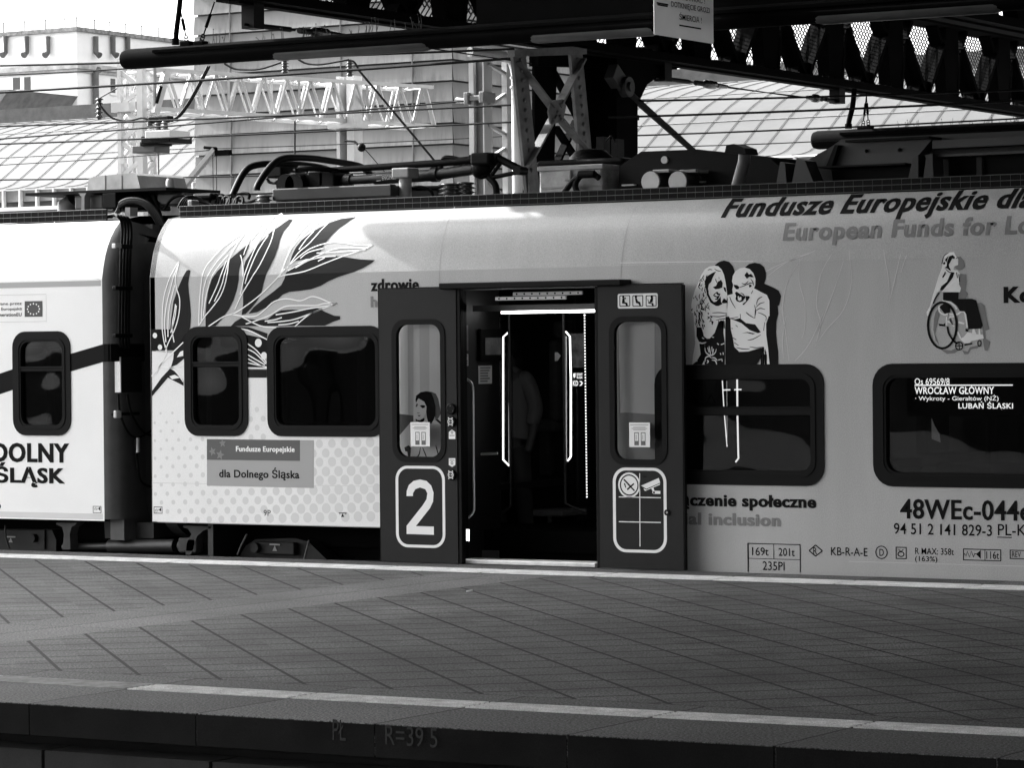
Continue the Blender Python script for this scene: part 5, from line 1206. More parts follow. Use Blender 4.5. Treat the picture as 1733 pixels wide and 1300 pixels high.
for x in (a.x + .06, b.x - .06): pn.box(x - .05, x + .05, YP - .35, YP + .35, b.z + .01, a.z - .01)
pn.box(PY(*PQ(410, 300), YP).x, PY(*PQ(700, 300), YP).x, YP - .3, YP + .3, b.z - .13, b.z + .02)
pg = link('pantograph', pn, mat('pantograph_frame', .020, .6, var=.3), c2)
def horn(pts, xm):
    t = MB(); P_ = [PX(*PQ(*p), xm) for p in pts]; t.tube(curve(P_, 4), .028, 8); return link('pan_head', t, m_black, pg)
xA = PY(*PQ(535, 100), YP).x; xB_ = PY(*PQ(400, 130), YP).x
horn([(182, 275), (188, 245), (235, 172), (285, 118), (335, 95), (400, 90), (500, 95), (620, 112), (700, 125), (765, 140), (805, 168), (832, 198)], xA)
horn([(45, 305), (62, 265), (100, 190), (140, 147), (195, 130), (260, 125), (400, 128), (520, 142), (590, 160)], xB_)
t = MB()
for (p, q_, r) in (((480, 232), (850, 210), .038), ((850, 210), (1185, 188), .050), ((1185, 188), (1440, 150), .046)): t.tube([PY(*PQ(*p), YP), PY(*PQ(*q_), YP)], r, 12)
for x, yq, r in ((700, 219, .052), (1190, 186, .062), (1060, 192, .056)): c = PY(*PQ(x, yq), YP); t.tube([c - Vector((.03, 0, 0)), c + Vector((.03, 0, 0))], r, 14)
link('lower_arm', t, mat('arm_black', .012, .45), pg)
t = MB(); p = PY(*PQ(858, 222), YP - .052); e = PY(*PQ(1012, 206), YP - .052); d_ = (e - p); text_on(t, 'ENGINEERING', p + d_ * .2, d_.normalized(), (0, 0, 1), d_.length * .8, .035, 0); t.bar(p, p + d_ * .16, .006); t.bar(p + Vector((0, 0, .045)), p + d_ * .2 + Vector((0, 0, .04)), .006); link('arm_lettering', t, m_lightp, pg)
t = MB(); t.tube([PY(*PQ(390, 168), YP), PY(*PQ(640, 160), YP), PY(*PQ(1230, 120), YP), PY(*PQ(1430, 100), YP)], [.02, .026, .030, .034], 10)
t.tube([PY(*PQ(420, 150), YP - .2), PY(*PQ(560, 155), YP - .2), PY(*PQ(640, 165), YP)], .022, 8)
link('upper_arm', t, m_black, pg)
t = MB()
for (p, q_, r) in (((1440, 95), (1545, 95), .045), ((1545, 95), (1680, 165), .032), ((1672, 170), (1500, 205), .018), ((1560, 120), (1500, 200), .016), ((1530, 120), (1470, 200), .016), ((1440, 110), (1470, 200), .05), ((1380, 80), (1440, 66), .006), ((1440, 66), (1480, 80), .006)): t.tube([PY(*PQ(*p), YP), PY(*PQ(*q_), YP)], r, 8)
c = PY(*PQ(1450, 150), YP); t.ball(c, .09, 10, 8); c = PY(*PQ(1480, 100), YP); t.bbox(c.x - .10, c.x + .08, YP - .1, YP + .1, c.z - .05, c.z + .05, .02); c = PY(*PQ(1670, 165), YP); t.cyl(c + Vector((0, -.06, 0)), c + Vector((0, .06, 0)), .035)
t.tube(curve([PY(*PQ(1220, 200), YP), PY(*PQ(1225, 120), YP), PY(*PQ(1245, 90), YP), PY(*PQ(1320, 100), YP), PY(*PQ(1370, 130), YP), PY(*PQ(1375, 190), YP)], 4), .018, 8)
t.tube(curve([PY(*PQ(1490, 200), YP), PY(*PQ(1525, 240), YP), PY(*PQ(1535, 290), YP), PY(*PQ(1520, 330), YP)], 4), .028, 8)
link('knuckle', t, m_black, pg)
t = MB()
for (x, y, r, w_) in ((310, 175, .05, .1), (345, 170, .05, .08), (500, 215, .05, .1), (560, 215, .07, .16), (620, 225, .08, .16), (460, 245, .10, .2)):
    c = PY(*PQ(x, y), YP); t.bbox(c.x - w_ / 2, c.x + w_ / 2, YP - .12, YP + .12, c.z - r, c.z + r, .015)
link('drive_gear', t, m_black, pg); t = MB()
for pts in ([(240, 210), (255, 230), (285, 235), (298, 225), (298, 245)], [(60, 300), (80, 330), (130, 345), (180, 330)], [(360, 190), (365, 230), (400, 245), (405, 150)], [(75, 295), (110, 290), (140, 300), (135, 325)], [(490, 200), (510, 195), (515, 215), (495, 225)], [(1060, 260), (1110, 255), (1160, 275), (1175, 310), (1150, 330)], [(730, 330), (760, 310), (790, 320)]):
    t.tube(curve([PY(*PQ(*p), YP - .1) for p in pts], 4), .013, 6)
link('pantograph_hose', t, m_wire, pg); t = MB()
t.tube([PY(*PQ(1060, 265), YP), PY(*PQ(1240, 262), YP)], .02, 8)
for x in (420, 470): c = PY(*PQ(x, 250), YP); t.cyl(c + Vector((0, -.2, 0)), c + Vector((0, .2, 0)), .09)
link('lifting_rod', t, m_black, pg)
def insul(par, px, py0, py1, y, r, n, m):
    a = PY(px, py0, y); b = PY(px, py1, y); t = MB(); L = a.z - b.z; pts = []; rs = []
    for k in range(n):
        z = a.z - L * k / n; pts += [(a.x, y, z), (a.x, y, z - L * .35 / n), (a.x, y, z - L * .5 / n)]; rs += [r * .6, r, r * .62]
    pts.append((a.x, y, b.z)); rs.append(r * .6); t.tube(pts, rs, 16); return link('roof_insulator', t, m, par)
m_por = mat('dark_porcelain', .03, .25, coat=.4); m_porg = mat('grey_porcelain', .11, .35, coat=.3)
insul(c2, 447, 331, 351, 1.0, .075, 3, m_porg); insul(c2, 765, 311, 340, 1.2, .115, 4, m_por); insul(c2, 788, 309, 339, 1.5, .09, 4, m_por)
t = MB(); a = PY(686, 302, 1.2); b = PY(686, 340, 1.2); t.cyl((a.x, 1.2, b.z), (a.x, 1.2, a.z + .02), .052); t.bbox(a.x - .08, a.x + .08, 1.12, 1.28, a.z, a.z + .08, .01); t.box(a.x - .14, a.x + .1, 1.1, 1.3, b.z - .01, b.z + .02); link('support_post', t, mat('post_grey', .24, .5, var=.3), c2)
# coil, small mounts near the gap
t = MB()
for k, px in enumerate((362, 372, 382, 393, 404)):
    c = PY(px, 343, .95); t.tube([(c.x + .01 * math.cos(a_), .95 + .055 * math.sin(a_) * .5, c.z + .05 * math.sin(a_)) if 0 else (c.x + .045 * math.cos(a_), .95 + .02 * math.sin(a_), c.z + .05 * math.sin(a_)) for a_ in [2 * math.pi * i / 14 for i in range(14)]], .012, 6, closed=True)
c = PY(360, 332, 1.1); link('hose_coil', t, m_black, c2)
def gear(nm, px0, py0, px1, py1, y0, y1, m, b=.02, par=None):
    a = PY(px0, py0, y0); e = PY(px1, py1, y0); t = MB(); t.bbox(a.x, e.x, y0, y1, min(a.z, e.z), max(a.z, e.z), b); return link(nm, t, m, par or c2)
gear('terminal_box', 325, 328, 358, 338, .9, 1.1, m_black); gear('terminal_box', 317, 339, 325, 352, .6, .7, m_gearbox, .01)
t = MB()
for k in range(4): t.tube(curve([PY(302 + k * 4, 352, .7), PY(310 + k * 3, 338 + k, .7), PY(322, 333 + k * 2, .75), PY(340 + k * 3, 338 + k * 2, .8), PY(352 + k * 4, 352, .8)], 4), .012, 6)
link('roof_cables', t, m_wire, c2)
# pale transformer box with hoses
o = gear('junction_box', 912, 338, 1019, 283, .85, 1.6, mat('stained_box', .24, .55, var=.65, scale=4), .02)
t = MB(); a = PY(916, 318, .845); b = PY(1019, 314, .845); t.box(a.x, b.x, .838, .846, a.z - .008, a.z + .004); a = PY(962, 300, .84); t.bbox(a.x - .03, a.x + .03, .82, .848, a.z - .03, a.z + .05, .006); a = PY(912, 283, .85); b = PY(1019, 279, .85); t.bbox(a.x - .01, b.x + .01, .84, 1.6, a.z - .035, a.z + .003, .006); link('box_fittings', t, m_gearbox, o)
t = MB()
for pts in ([(948, 338), (958, 322), (972, 305), (990, 296), (1006, 297), (1014, 302)], [(988, 334), (977, 325), (974, 312), (982, 299), (996, 294), (1008, 296)]): t.tube(curve([PY(*p, .78) for p in pts], 4), .024, 8)
t.tube([PY(980, 296, .76), PY(1006, 295, .76)], .03, 8); link('box_hose', t, m_wire, o)
gear('dark_housing', 905, 283, 1055, 266, 1.2, 2.2, m_black, .03)
t = MB(); c = PY(1000, 262, 1.5); t.tube([(c.x, 1.5, c.z - .10), (c.x, 1.5, c.z - .02), (c.x, 1.5, c.z + .03), (c.x, 1.5, c.z + .045)], [.19, .17, .12, .03], 16); link('aerial_dome', t, m_black, c2)
t = MB(); a = PY(1009, 232, 1.9); b = PY(1022, 270, 1.9); t.box(a.x, b.x, 1.9, 2.0, b.z, a.z); a = PY(1034, 236, 1.9); b = PY(1046, 270, 1.9); t.box(a.x, b.x, 1.9, 2.0, b.z, a.z); t.tube(curve([PY(1026, 240, 1.9), PY(1035, 230, 1.9), PY(1040, 240, 1.9)], 3), .008, 5); link('roof_bracket', t, m_black, c2)
t = MB(); yh = .95
t.prism([pz(p[0], p[1], yh) for p in [(1048, 332), (1048, 282), (1085, 257), (1180, 253), (1300, 266), (1322, 284), (1345, 322)]], 1, yh, 2.1); hv = link('equipment_housing', t, m_black, c2)
for px in (1102, 1148):
    c = PY(px, 308, .72); t = MB(); t.cyl((c.x, .72, c.z), (c.x, .948, c.z), .082, n=24); o = link('motor_drum', t, mat('motor_dark', .03, .5), hv)
    t = MB(); t.cyl((c.x, .705, c.z), (c.x, .719, c.z), .076, n=24); link('drum_cap', t, mat('pale_cap', .42, .5, var=.2), o)
    t = MB(); t.bbox(c.x + .0, c.x + .14, .74, .94, c.z + .065, c.z + .09, .006); link('drum_bracket', t, m_gearbox, o)
c = PY(1124, 271, .93); t = MB(); t.cyl((c.x, .93, c.z), (c.x, .948, c.z), .028, n=16); link('round_plate', t, m_lightp, hv)
for (px0, px1, py) in ((1052, 1072, 314), (1170, 1190, 309)): t = MB(); a = PY(px0, py, .9); b = PY(px1, py - 1, .9); t.box(a.x, b.x, .9, .947, a.z - .006, a.z + .006); link('handle', t, m_lightp, hv)
t = MB(); P_ = [PY(1247, 326, .6), PY(1252, 300, .6), PY(1259, 275, .6), PY(1260, 262, .6)]; t.tube(P_, [.055, .045, .045, .045], 12); ex = link('vent_stack', t, mat('vent_grey', .07, .55, var=.3), c2)
c = PY(1254, 253, .6); t = MB(); t.prism([pz(p[0], p[1], .6) for p in [(1237, 260), (1240, 247), (1252, 245), (1270, 252), (1273, 262), (1262, 262)]], 1, .5, .7); link('stack_cowl', t, m_black, ex)
# big air-conditioning unit on the right
t = MB(); yu = .55; m_ac = mat('air_unit_grey', .022, .55, var=.25, scale=3); XE = 9.0
def pu(*p): return pz(p[0], p[1], yu)
r_end = lambda py: (XE, pz(1733, py, yu)[1])
t.prism([pu(1312, 330), pu(1317, 272), pu(1330, 268), pu(1372, 244), pu(1388, 232), r_end(214), r_end(298)], 1, yu + .35, 2.2); ac = link('air_conditioner', t, m_ac, c2)
t = MB(); t.prism([pu(1375, 281), pu(1400, 238), pu(1560, 231), pu(1522, 276)], 1, yu + .20, yu + .35); link('sloped_cover', t, mat('air_unit_panel', .03, .5, var=.15), ac)
t = MB(); t.prism([pu(1418, 236), pu(1560, 229), pu(1560, 233), pu(1418, 240)], 1, yu + .12, yu + .34); t.prism([pu(1374, 281), pu(1522, 275), pu(1522, 278), pu(1374, 284)], 1, yu + .1, yu + .34); t.prism([pu(1382, 284), pu(1392, 284), pu(1404, 244), pu(1398, 244)], 1, yu + .14, yu + .34); link('cover_trim', t, m_black, ac)
t = MB(); t.prism([pu(1378, 285), pu(1520, 279), pu(1520, 309), pu(1382, 313)], 1, yu + .28, yu + .36); t.prism([pu(1578, 262), r_end(254), r_end(295), pu(1578, 302)], 1, yu + .28, yu + .36); link('intake', t, m_frame, ac)
for (px0, px1) in ((1652, 1662),): gear('post', px0, 302, px1, 261, yu + .24, yu + .34, m_ac, .005, ac)
t = MB(); t.prism([pu(1560, 236), r_end(226), r_end(238), pu(1560, 250)], 1, yu + .18, yu + .35); t.prism([pu(1555, 262), r_end(250), r_end(255), pu(1556, 266)], 1, yu + .1, yu + .34); link('ledge', t, mat('air_unit_panel', .03), ac)
for P_ in ([(1336, 322), (1346, 268), (1360, 272), (1378, 318)], [(1534, 306), (1543, 268), (1552, 262), (1552, 306)], [(1560, 306), (1566, 262), (1576, 260), (1578, 306)], [(1310, 322), (1318, 274), (1326, 276), (1330, 322)]): t = MB(); t.prism([pu(*p) for p in P_], 1, yu + .02, yu + .2); link('mount', t, m_ac, ac)
t = MB()
for px, py in ((1412, 258), (1466, 256), (1522, 254)): c = PY(px, py, yu + .19); t.ball(c, .014, 8, 5)
link('bolt', t, m_black, ac)

# ------------------------------------------------------------------ the white carriage on the left
c1 = thing('rail_carriage', 'white railway carriage at the left with dark belt line and DOLNY ŚLĄSK lettering', 'train carriage', (-9, 1.4, -.9), 'carriages of the train')
XR1 = B(176, 800)[0]
Q1 = wpx(22.5, 561.5, 120, 738); hls = [(Q1[0] + WH, Q1[1] - WH, Q1[2] + WH, Q1[3] - WH)]
h = MB(); hull(h, -17.0, XR1, hls); link('body', h, mat('white_carriage_paint', .82, .42, var=.04, scale=1.2, coat=.2, fine=.05), c1)
h = MB(); shell(h, -17, XR1 - .01); link('roof', h, m_roofgrey, c1)
window(c1, Q1, .13, .085, [(B(71, 630)[1], B(71, 621)[1])])
t = MB(); t.box(-16.9, XR1 - .1, .10, 2.7, -.06, .002); t.box(-16.9, XR1 - .1, .3, 2.7, 2.3, 2.34); t.box(-16.9, XR1 - .1, 2.7, 2.76, -.05, 2.32); link('interior', t, m_inside, c1)
for x, y in ((-5.1, .3), (-5.1, .8), (-4.5, 1.9)): 
    s = MB(); s.bbox(x - .22, x + .22, y, y + .46, .96, 1.06, .03); s.bbox(x - .05, x + .05, y, y + .46, 1.0, 1.7, .04); link('seat', s, m_seat, c1)
# rounded end wall
ew = MB(); steps = [(0, 0), (.045, .008), (.085, .035), (.115, .08), (.13, .14), (.13, .5)]
def edge(dx, dy): return [(XR1 + dx, p[0] * (1 - dy * .3) + dy, (p[1] - (dy * .25 if p[1] > 2.6 else 0)) if k else .30) for k, p in enumerate(PROF)]
L_ = [edge(*s) for s in steps]; n = len(PROF)
ew.add([v for l in L_ for v in l], [(i * n + k, i * n + k + 1, (i + 1) * n + k + 1, (i + 1) * n + k) for i in range(len(steps) - 1) for k in range(n - 1)], True)
ew.box(XR1 - .02, XR1 + .129, .5, 2.6, .13, 2.69); ew.box(XR1 - .02, XR1 + .12, .1, 2.6, .13, .30)
m_end = mat('dark_end_paint', .055, .5, var=.25, scale=5); link('end_wall', ew, m_end, c1)
# belt, mouldings, lettering
f = fil(.0016); f.px([(-200, 694), (0, 633), (24, 625), (24, 660), (0, 668), (-200, 730)]); f.px([(118, 600), (176, 583), (176, 613), (118, 630)]); f.done('belt_line', m_ink, c1)
t = MB(); a = PX(180, 583, XR1 + .131); b = PX(242, 612, XR1 + .131); t.box(XR1 + .131, XR1 + .136, a.y + .05, b.y + .25, b.z, a.z); t.add([(XR1 + dx + .003, dy - .002, z) for dx, dy in steps[:5] for z in (B(176, 613)[1], B(176, 583)[1])], [(2 * i, 2 * i + 1, 2 * i + 3, 2 * i + 2) for i in range(4)]); link('belt_line', t, m_ink, c1)
f = fil(.0014); q0 = B(176, 474)[1]; q1 = B(172, 484.5)[1]; f.poly([(-17, q1), (XR1 - .01, q1), (XR1 - .01, q0 - .005), (-17, q0 - .005)]); f.done('fold_strip', mat('grey_strip_print', .36, .5), c1)
f = fil(.0013); f.poly([(-17, .30), (XR1 - .015, .30), (XR1 - .015, .345), (-17, .345)]); f.done('sill_strip', mat('pale_sill_print', .60, .5), c1)
f = fil(.0022); 
f.text('DOLNY', -11, 750, 783, 117, bold=.026, fat=.02); f.text('ŚLĄSK', -8, 783, 825, 110, bold=.026, fat=.02)
f.text('Dofinansowane przez', -42, 513, 519.5, 37, bold=.004); f.text('Unię Europejską', -15, 521.5, 528, 37, bold=.004); f.text('NextGenerationEU', -27, 531, 537, 37, bold=.014)
for r_ in ((157.5, 857.5, 171.5, 858.3), (157.5, 868.5, 171.5, 869.3)): f.rect(*r_)
f.rect(157.5, 857.5, 158.2, 869.3); f.rect(170.8, 857.5, 171.5, 869.3); f.px([(166.5, 862), (169.5, 858.5), (169.5, 865.5)]); f.pxs([(159.5, 861.5), (161, 864), (162.5, 860), (164, 864), (165.5, 862)], .004, smooth=False); f.disc(B(-1, 858), .018)
f.done('lettering', m_ink, c1)
f = fil(.0021); f.px([(42, 510.5), (72, 510), (72, 536.5), (42, 537)]); f.done('flag', mat('flag_dark', .035, .5), c1)
f = fil(.0029); c_ = B(57, 523.7)
for k in range(12): t_ = k * math.pi / 6; f.disc((c_[0] + .062 * math.cos(t_), c_[1] + .041 * math.sin(t_) * 1.05), .0075, 6)
f.done('flag_stars', m_pale, c1)
f = fil(.0012)
for r_ in ((-10, 500, 78.5, 501), (-10, 545.5, 78.5, 546.5), (77.8, 500, 78.5, 546)): f.rect(*r_)
for L in ([(92, 376), (98, 400), (115, 425), (145, 460), (170, 475)], [(0, 425), (40, 440), (75, 450), (105, 460), (112, 470)], [(0, 380), (30, 378)]): f.pxs(L, .005)
f.done('faint_marks', mat('faint_mark', .60, .5), c1)
# cables, clamps and box on the end wall
Xe = XR1 + .16; Xe2 = XR1 + .135
t = MB(); 
for k in range(4):
    ax = XR1 - .02; px = 203 + k * 5.2
    pts = [(-17, .33 + .02 * (k % 2), 2.745 + .012 * k), (XR1 - .35, .33, 2.75 + .012 * k), PY(195 + k * 2, 363 + k * 1.0, .3)] + [PX(p + k * 5.0, y_ + k * .8, Xe) for p, y_ in ((199, 366), (205, 374), (207, 392), (205, 430), (203, 500), (202, 570), (204, 588))]
    t.tube([pts[0], pts[1]] + curve(pts[2:], 4), .013, 8)
link('end_cable', t, m_wire, c1)
for py in (417, 488, 569):
    t = MB(); a = PX(193, py, Xe); b = PX(222, py, Xe); t.bbox(Xe - .02, Xe + .018, a.y, b.y, a.z - .016, a.z + .016, .006); o = link('cable_clamp', t, m_black, c1)
    if py == 417: t = MB(); t.bbox(Xe - .01, Xe + .03, a.y - .02, a.y + .06, a.z - .02, a.z + .02, .005); link('clamp_plate', t, m_alu, o)
a = PY(193, 605, .05); b = PY(206, 665, .05); ye = PX(240, 640, b.x).y
t = MB(); t.box(a.x, b.x, .052, ye, b.z, a.z); eb_ = link('end_box', t, m_dark, c1)
t = MB(); t.box(a.x - .002, b.x - .004, .040, .050, b.z, a.z); link('white_cover', t, m_white, eb_)
t = MB()
for pts in ([(200, 668), (203, 700), (215, 730), (232, 742), (256, 730)], [(215, 668), (222, 700), (240, 730), (256, 738)], [(228, 742), (232, 780), (238, 815), (256, 825)]): t.tube(curve([PX(*p, Xe + .04) for p in pts], 4), .010, 6)
c = PX(194, 702, Xe); t.bbox(Xe - .02, Xe + .02, c.y - .02, c.y + .3, c.z - .012, c.z + .012, .004); link('jumper_cable', t, m_wire, c1)
t = MB(); c = PX(196, 702, Xe + .03); t.bbox(Xe + .02, Xe + .05, c.y - .02, c.y + .05, c.z - .03, c.z + .03, .006); c = PX(233, 752, Xe + .05); t.tube([c + Vector((0, 0, .05)), c - Vector((0, 0, .07))], .018, 8); link('cable_socket', t, m_alu, c1)
# gangway bellows between the two carriages
bl = MB()
def ring(y0, z0, y1, z1, r): return [(p[0], p[1]) for p in rrect(y0, y1, z0, z1, r, 6)]
nR = 9; prev = None
for k in range(nR * 2 + 1):
    x = XR1 + .14 + (XL2 - XR1 - .10) * k / (nR * 2); s = 0 if k % 2 else .035
    rg = [(x, p[0], p[1]) for p in ring(.40 - s, .16, 2.45 + s, 2.42 + s, .28)]
    if prev is not None:
        m_ = len(rg); bl.add(prev + rg, [(i, (i + 1) % m_, m_ + (i + 1) % m_, m_ + i) for i in range(m_)], True)
    prev = rg
link('gangway_bellows', bl, mat('bellows_rubber', .022, .6, var=.3), c1)
t = MB(); y0, y1, z0, z1 = .24, 2.6, .14, 2.52
ringpts = ring(y0, z0, y1, z1, .34); inn = ring(y0 + .16, z0 + .16, y1 - .16, z1 - .16, .22); m_ = len(ringpts); xx0, xx1 = XL2 - .12, XL2 - .005
t.add([(x, p[0], p[1]) for x in (xx0, xx1) for P_ in (ringpts, inn) for p in P_], [f_ for i in range(m_) for f_ in [(i, (i + 1) % m_, m_ + (i + 1) % m_, m_ + i), (2 * m_ + i, 2 * m_ + (i + 1) % m_, 3 * m_ + (i + 1) % m_, 3 * m_ + i), (i, (i + 1) % m_, 2 * m_ + (i + 1) % m_, 2 * m_ + i)]])
link('gangway_frame', t, mat('gangway_frame_dark', .035, .5, var=.3), c2)
# under the white carriage
underframe(c1, -16.9, XR1 + .1, 2)
t = MB(); yb2 = .32; t.prism([pz(p[0], p[1], yb2) for p in [(-60, 960), (-60, 898), (88, 898), (95, 915), (95, 960)]], 1, yb2, yb2 + .2); b1 = link('bogie', t, m_bog, c1)
t = MB(); c = PY(53, 912, yb2 - .05); t.cyl((c.x, yb2 - .05, c.z), (c.x, yb2 - .001, c.z), .035); t.tube(curve([PY(9, 890, .25), PY(10, 910, .25), PY(16, 930, .25)], 4), .008, 6); t.box(PY(65, 905, .3).x, PY(75, 905, .3).x, .30, .318, PY(65, 930, .3).z, PY(65, 898, .3).z); link('axle_box', t, m_bog, b1)
t = MB(); c = PY(18, 911, yb2 - .004); t.box(c.x - .05, c.x + .05, yb2 - .004, yb2 - .001, c.z, c.z + .012); t.add([(c.x, yb2 - .004, c.z), (c.x - .022, yb2 - .004, c.z - .04), (c.x + .022, yb2 - .004, c.z - .04)], [(0, 1, 2)]); link('lifting_mark', t, MATS['worn_white_mark'], b1)
jack([(95, 886), (130, 886), (128, 889), (121, 893), (118, 905), (119, 922), (119, 931), (106, 931), (108, 905), (105, 893), (95, 889)], .08, c1)
t = MB(); t.tube([PY(108, 927, .2), PY(190, 925.5, .2)], .03, 10); t.tube([PY(186, 925.5, .2), PY(297, 925, .2)], .055, 14); link('coupling_damper', t, mat('damper_grey', .02, .5, var=.3), c1)
t = MB(); t.prism([pz(p[0], p[1], .25) for p in [(176, 884), (260, 886), (260, 912), (178, 912)]], 1, .25, 2.3); link('coupler', t, mat('coupler_black', .012, .6), c1)
# roof gear of the white carriage
tray(c1, -16.8, XR1 - .16, True)
yl = 1.0
t = MB(); a = PY(75, 333, yl); b = PY(312, 321, yl); zz = (PY(230, 325, yl).z); t.box(a.x, b.x, .75, 1.5, zz - .012, zz + .012); sh = link('roof_platform', t, m_black, c1)
t = MB(); P_ = [(147, 326), (150, 303), (160, 299), (225, 293), (232, 297), (238, 322)]
t.prism([pz(p[0], p[1], .85) for p in P_], 1, .85, 1.5); sb_ = link('pale_cover', t, mat('pale_cover_paint', .42, .55, var=.25, scale=5), sh)
t = MB(); 
for px in (178, 206): a = PY(px, 300, .845); t.box(a.x - .004, a.x + .004, .843, .849, PY(px, 325, .845).z, PY(px, 297, .845).z)
link('cover_seam', t, m_midp, sh)
t = MB(); c = PY(288, 315, 1.1); t.tube([(c.x, 1.1, c.z - .06), (c.x, 1.1, c.z + .04), (c.x, 1.1, c.z + .06)], [.042, .036, .025], 12); link('knob', t, m_gearbox, sh)
gear('roof_box', 126, 356, 173, 330, .8, 1.5, mat('roof_box_grey', .07, .55, var=.3), .015, c1); gear('roof_box', 173, 354, 196, 326, .75, 1.5, m_black, .01, c1); gear('roof_box', 265, 349, 312, 326, .95, 1.5, mat('roof_box_dark', .03, .5), .015, c1)
t = MB(); t.prism([pz(p[0], p[1], .78) for p in [(143, 328), (156, 328), (153, 334), (153, 362), (148, 362), (148, 334)]], 1, .70, .78); link('strut', t, m_gearbox, c1)
t = MB(); c = PY(117, 352, 1.0); t.tube([(c.x, 1.0, c.z - .06), (c.x, 1.0, c.z + .02), (c.x + .05, 1.0, c.z + .06)], [.10, .10, .07], 14); link('roof_vent', t, mat('vent_pale', .12, .5, var=.3), c1)
t = MB()
for a_, b_ in (((225, 328), (226, 345)), ((240, 328), (262, 372)), ((248, 328), (270, 368)), ((262, 330), (275, 372))): t.tube([PY(*a_, 1.0), PY(*b_, .8)], .022 if a_[0] == 248 else .01, 6)
link('brace', t, m_black, c1)
t = MB(); yj = .62
for k in range(5): t.tube(curve([PY(192 + k * 3, 368 - k * 2, yj), PY(203, 352 - k * 2.0, yj), PY(222, 343 - k * 1.6, yj), PY(243 + k, 348 - k * 1.6, yj), PY(258 + k * 2, 366 - k * 2, yj), PY(268 + k * 3, 385, yj), PY(272 + k * 4, 405, yj)], 4), .013, 7)
t.tube(curve([PY(278, 355, .9), PY(290, 338, .9), PY(308, 331, .9), PY(322, 336, .9)], 4), .012, 6)
link('jumper_loop', t, m_wire, c1)
t = MB(); a = PY(227, 352, .58); t.box(a.x - .03, a.x + .02, .5, .6, PY(227, 369, .58).z, a.z); link('cable_post', t, m_gearbox, c1)
# ================================================================== CATENARY
YG = 11.0
gt = thing('catenary_gantry', 'white lattice gantry boom with lattice mast over the tracks behind the train', 'gantry', (PY(240, 330, YG).x, YG, -1.15))
# mast: four angle legs with lacing
ms = MB()
def leg(px, y, w, py0=100): a = PY(px, py0, y); ms.box(a.x - w / 2, a.x + w / 2, y - w / 2, y + w / 2, -1.15, a.z); return a.x
xl0, xl1, xl2 = leg(203, YG, .055), leg(239, YG, .09), leg(258, YG + .55, .055, 110)
xl3 = leg(222, YG + .55, .07, 110)
ztop = PY(240, 105, YG).z
zs = [PY(220, y_, YG).z for y_ in (120, 180, 240, 300, 360)]
for i in range(4):
    for (xa_, ya_, xb_, yb_) in ((xl0, YG, xl1, YG), (xl1, YG, xl2, YG + .55), (xl2, YG + .55, xl3, YG + .55), (xl3, YG + .55, xl0, YG)):
        mz = (zs[i] + zs[i + 1]) / 2
        ms.bar((xa_, ya_, zs[i]), (xb_, yb_, mz), .035, .05); ms.bar((xb_, yb_, mz), (xa_, ya_, zs[i + 1]), .035, .05)
for py in (180, 271): z = PY(220, py, YG).z; ms.box(xl0, xl2, YG - .03, YG + .02, z - .045, z + .045)
ms.box(xl0 - .1, xl2 + .1, YG - .06, YG + .06, PY(220, 181, YG).z - .06, PY(220, 176, YG).z + .02)
link('mast', ms, m_galv, gt)
# boom: box lattice running away from the track
bo = MB(); zt_, zb_ = PY(262, 118, YG).z, PY(262, 184, YG).z
A0 = PY(262, 118, YG); A1 = PZ(732, 148, zt_); B0 = PY(262, 184, YG); B1 = PZ(735, 214, zb_)
dx_ = .55
for (P_, Q_) in ((A0, A1), (B0, B1)):
    for o_ in (0, dx_): bo.bar(P_ + Vector((-o_, o_ * .3, 0)), Q_ + Vector((-o_, o_ * .3, 0)), .05, .045)
nB = 12
for o_ in (0, dx_):
    v = Vector((-o_, o_ * .3, 0))
    for k in range(nB):
        p0 = B0 + (B1 - B0) * (k / nB); p1 = A0 + (A1 - A0) * ((k + .5) / nB); p2 = B0 + (B1 - B0) * ((k + 1) / nB)
        w_ = 1.0 if not o_ else .6; bo.bar(p0 + v, p1 + v, .034 * w_, .025); bo.bar(p1 + v, p2 + v, .028 * w_, .025)
        if k % 3 == 0: bo.bar(p0 + v, A0 + (A1 - A0) * (k / nB) + v, .03)
for k in range(nB + 1):
    for (P_, Q_) in ((A0, A1), (B0, B1)):
        p = P_ + (Q_ - P_) * (k / nB); q = P_ + (Q_ - P_) * (min(nB, k + 1) / nB); bo.bar(p, p + Vector((-dx_, dx_ * .3, 0)), .018); bo.bar(p, q + Vector((-dx_, dx_ * .3, 0)), .010)
bo.bar(B1, A1 + (A0 - A1) * .03, .05); bo.bar(B0 + Vector((0, 0, -.06)), A0 + (A1 - A0) * .04, .08)
link('boom', bo, m_galv, gt)
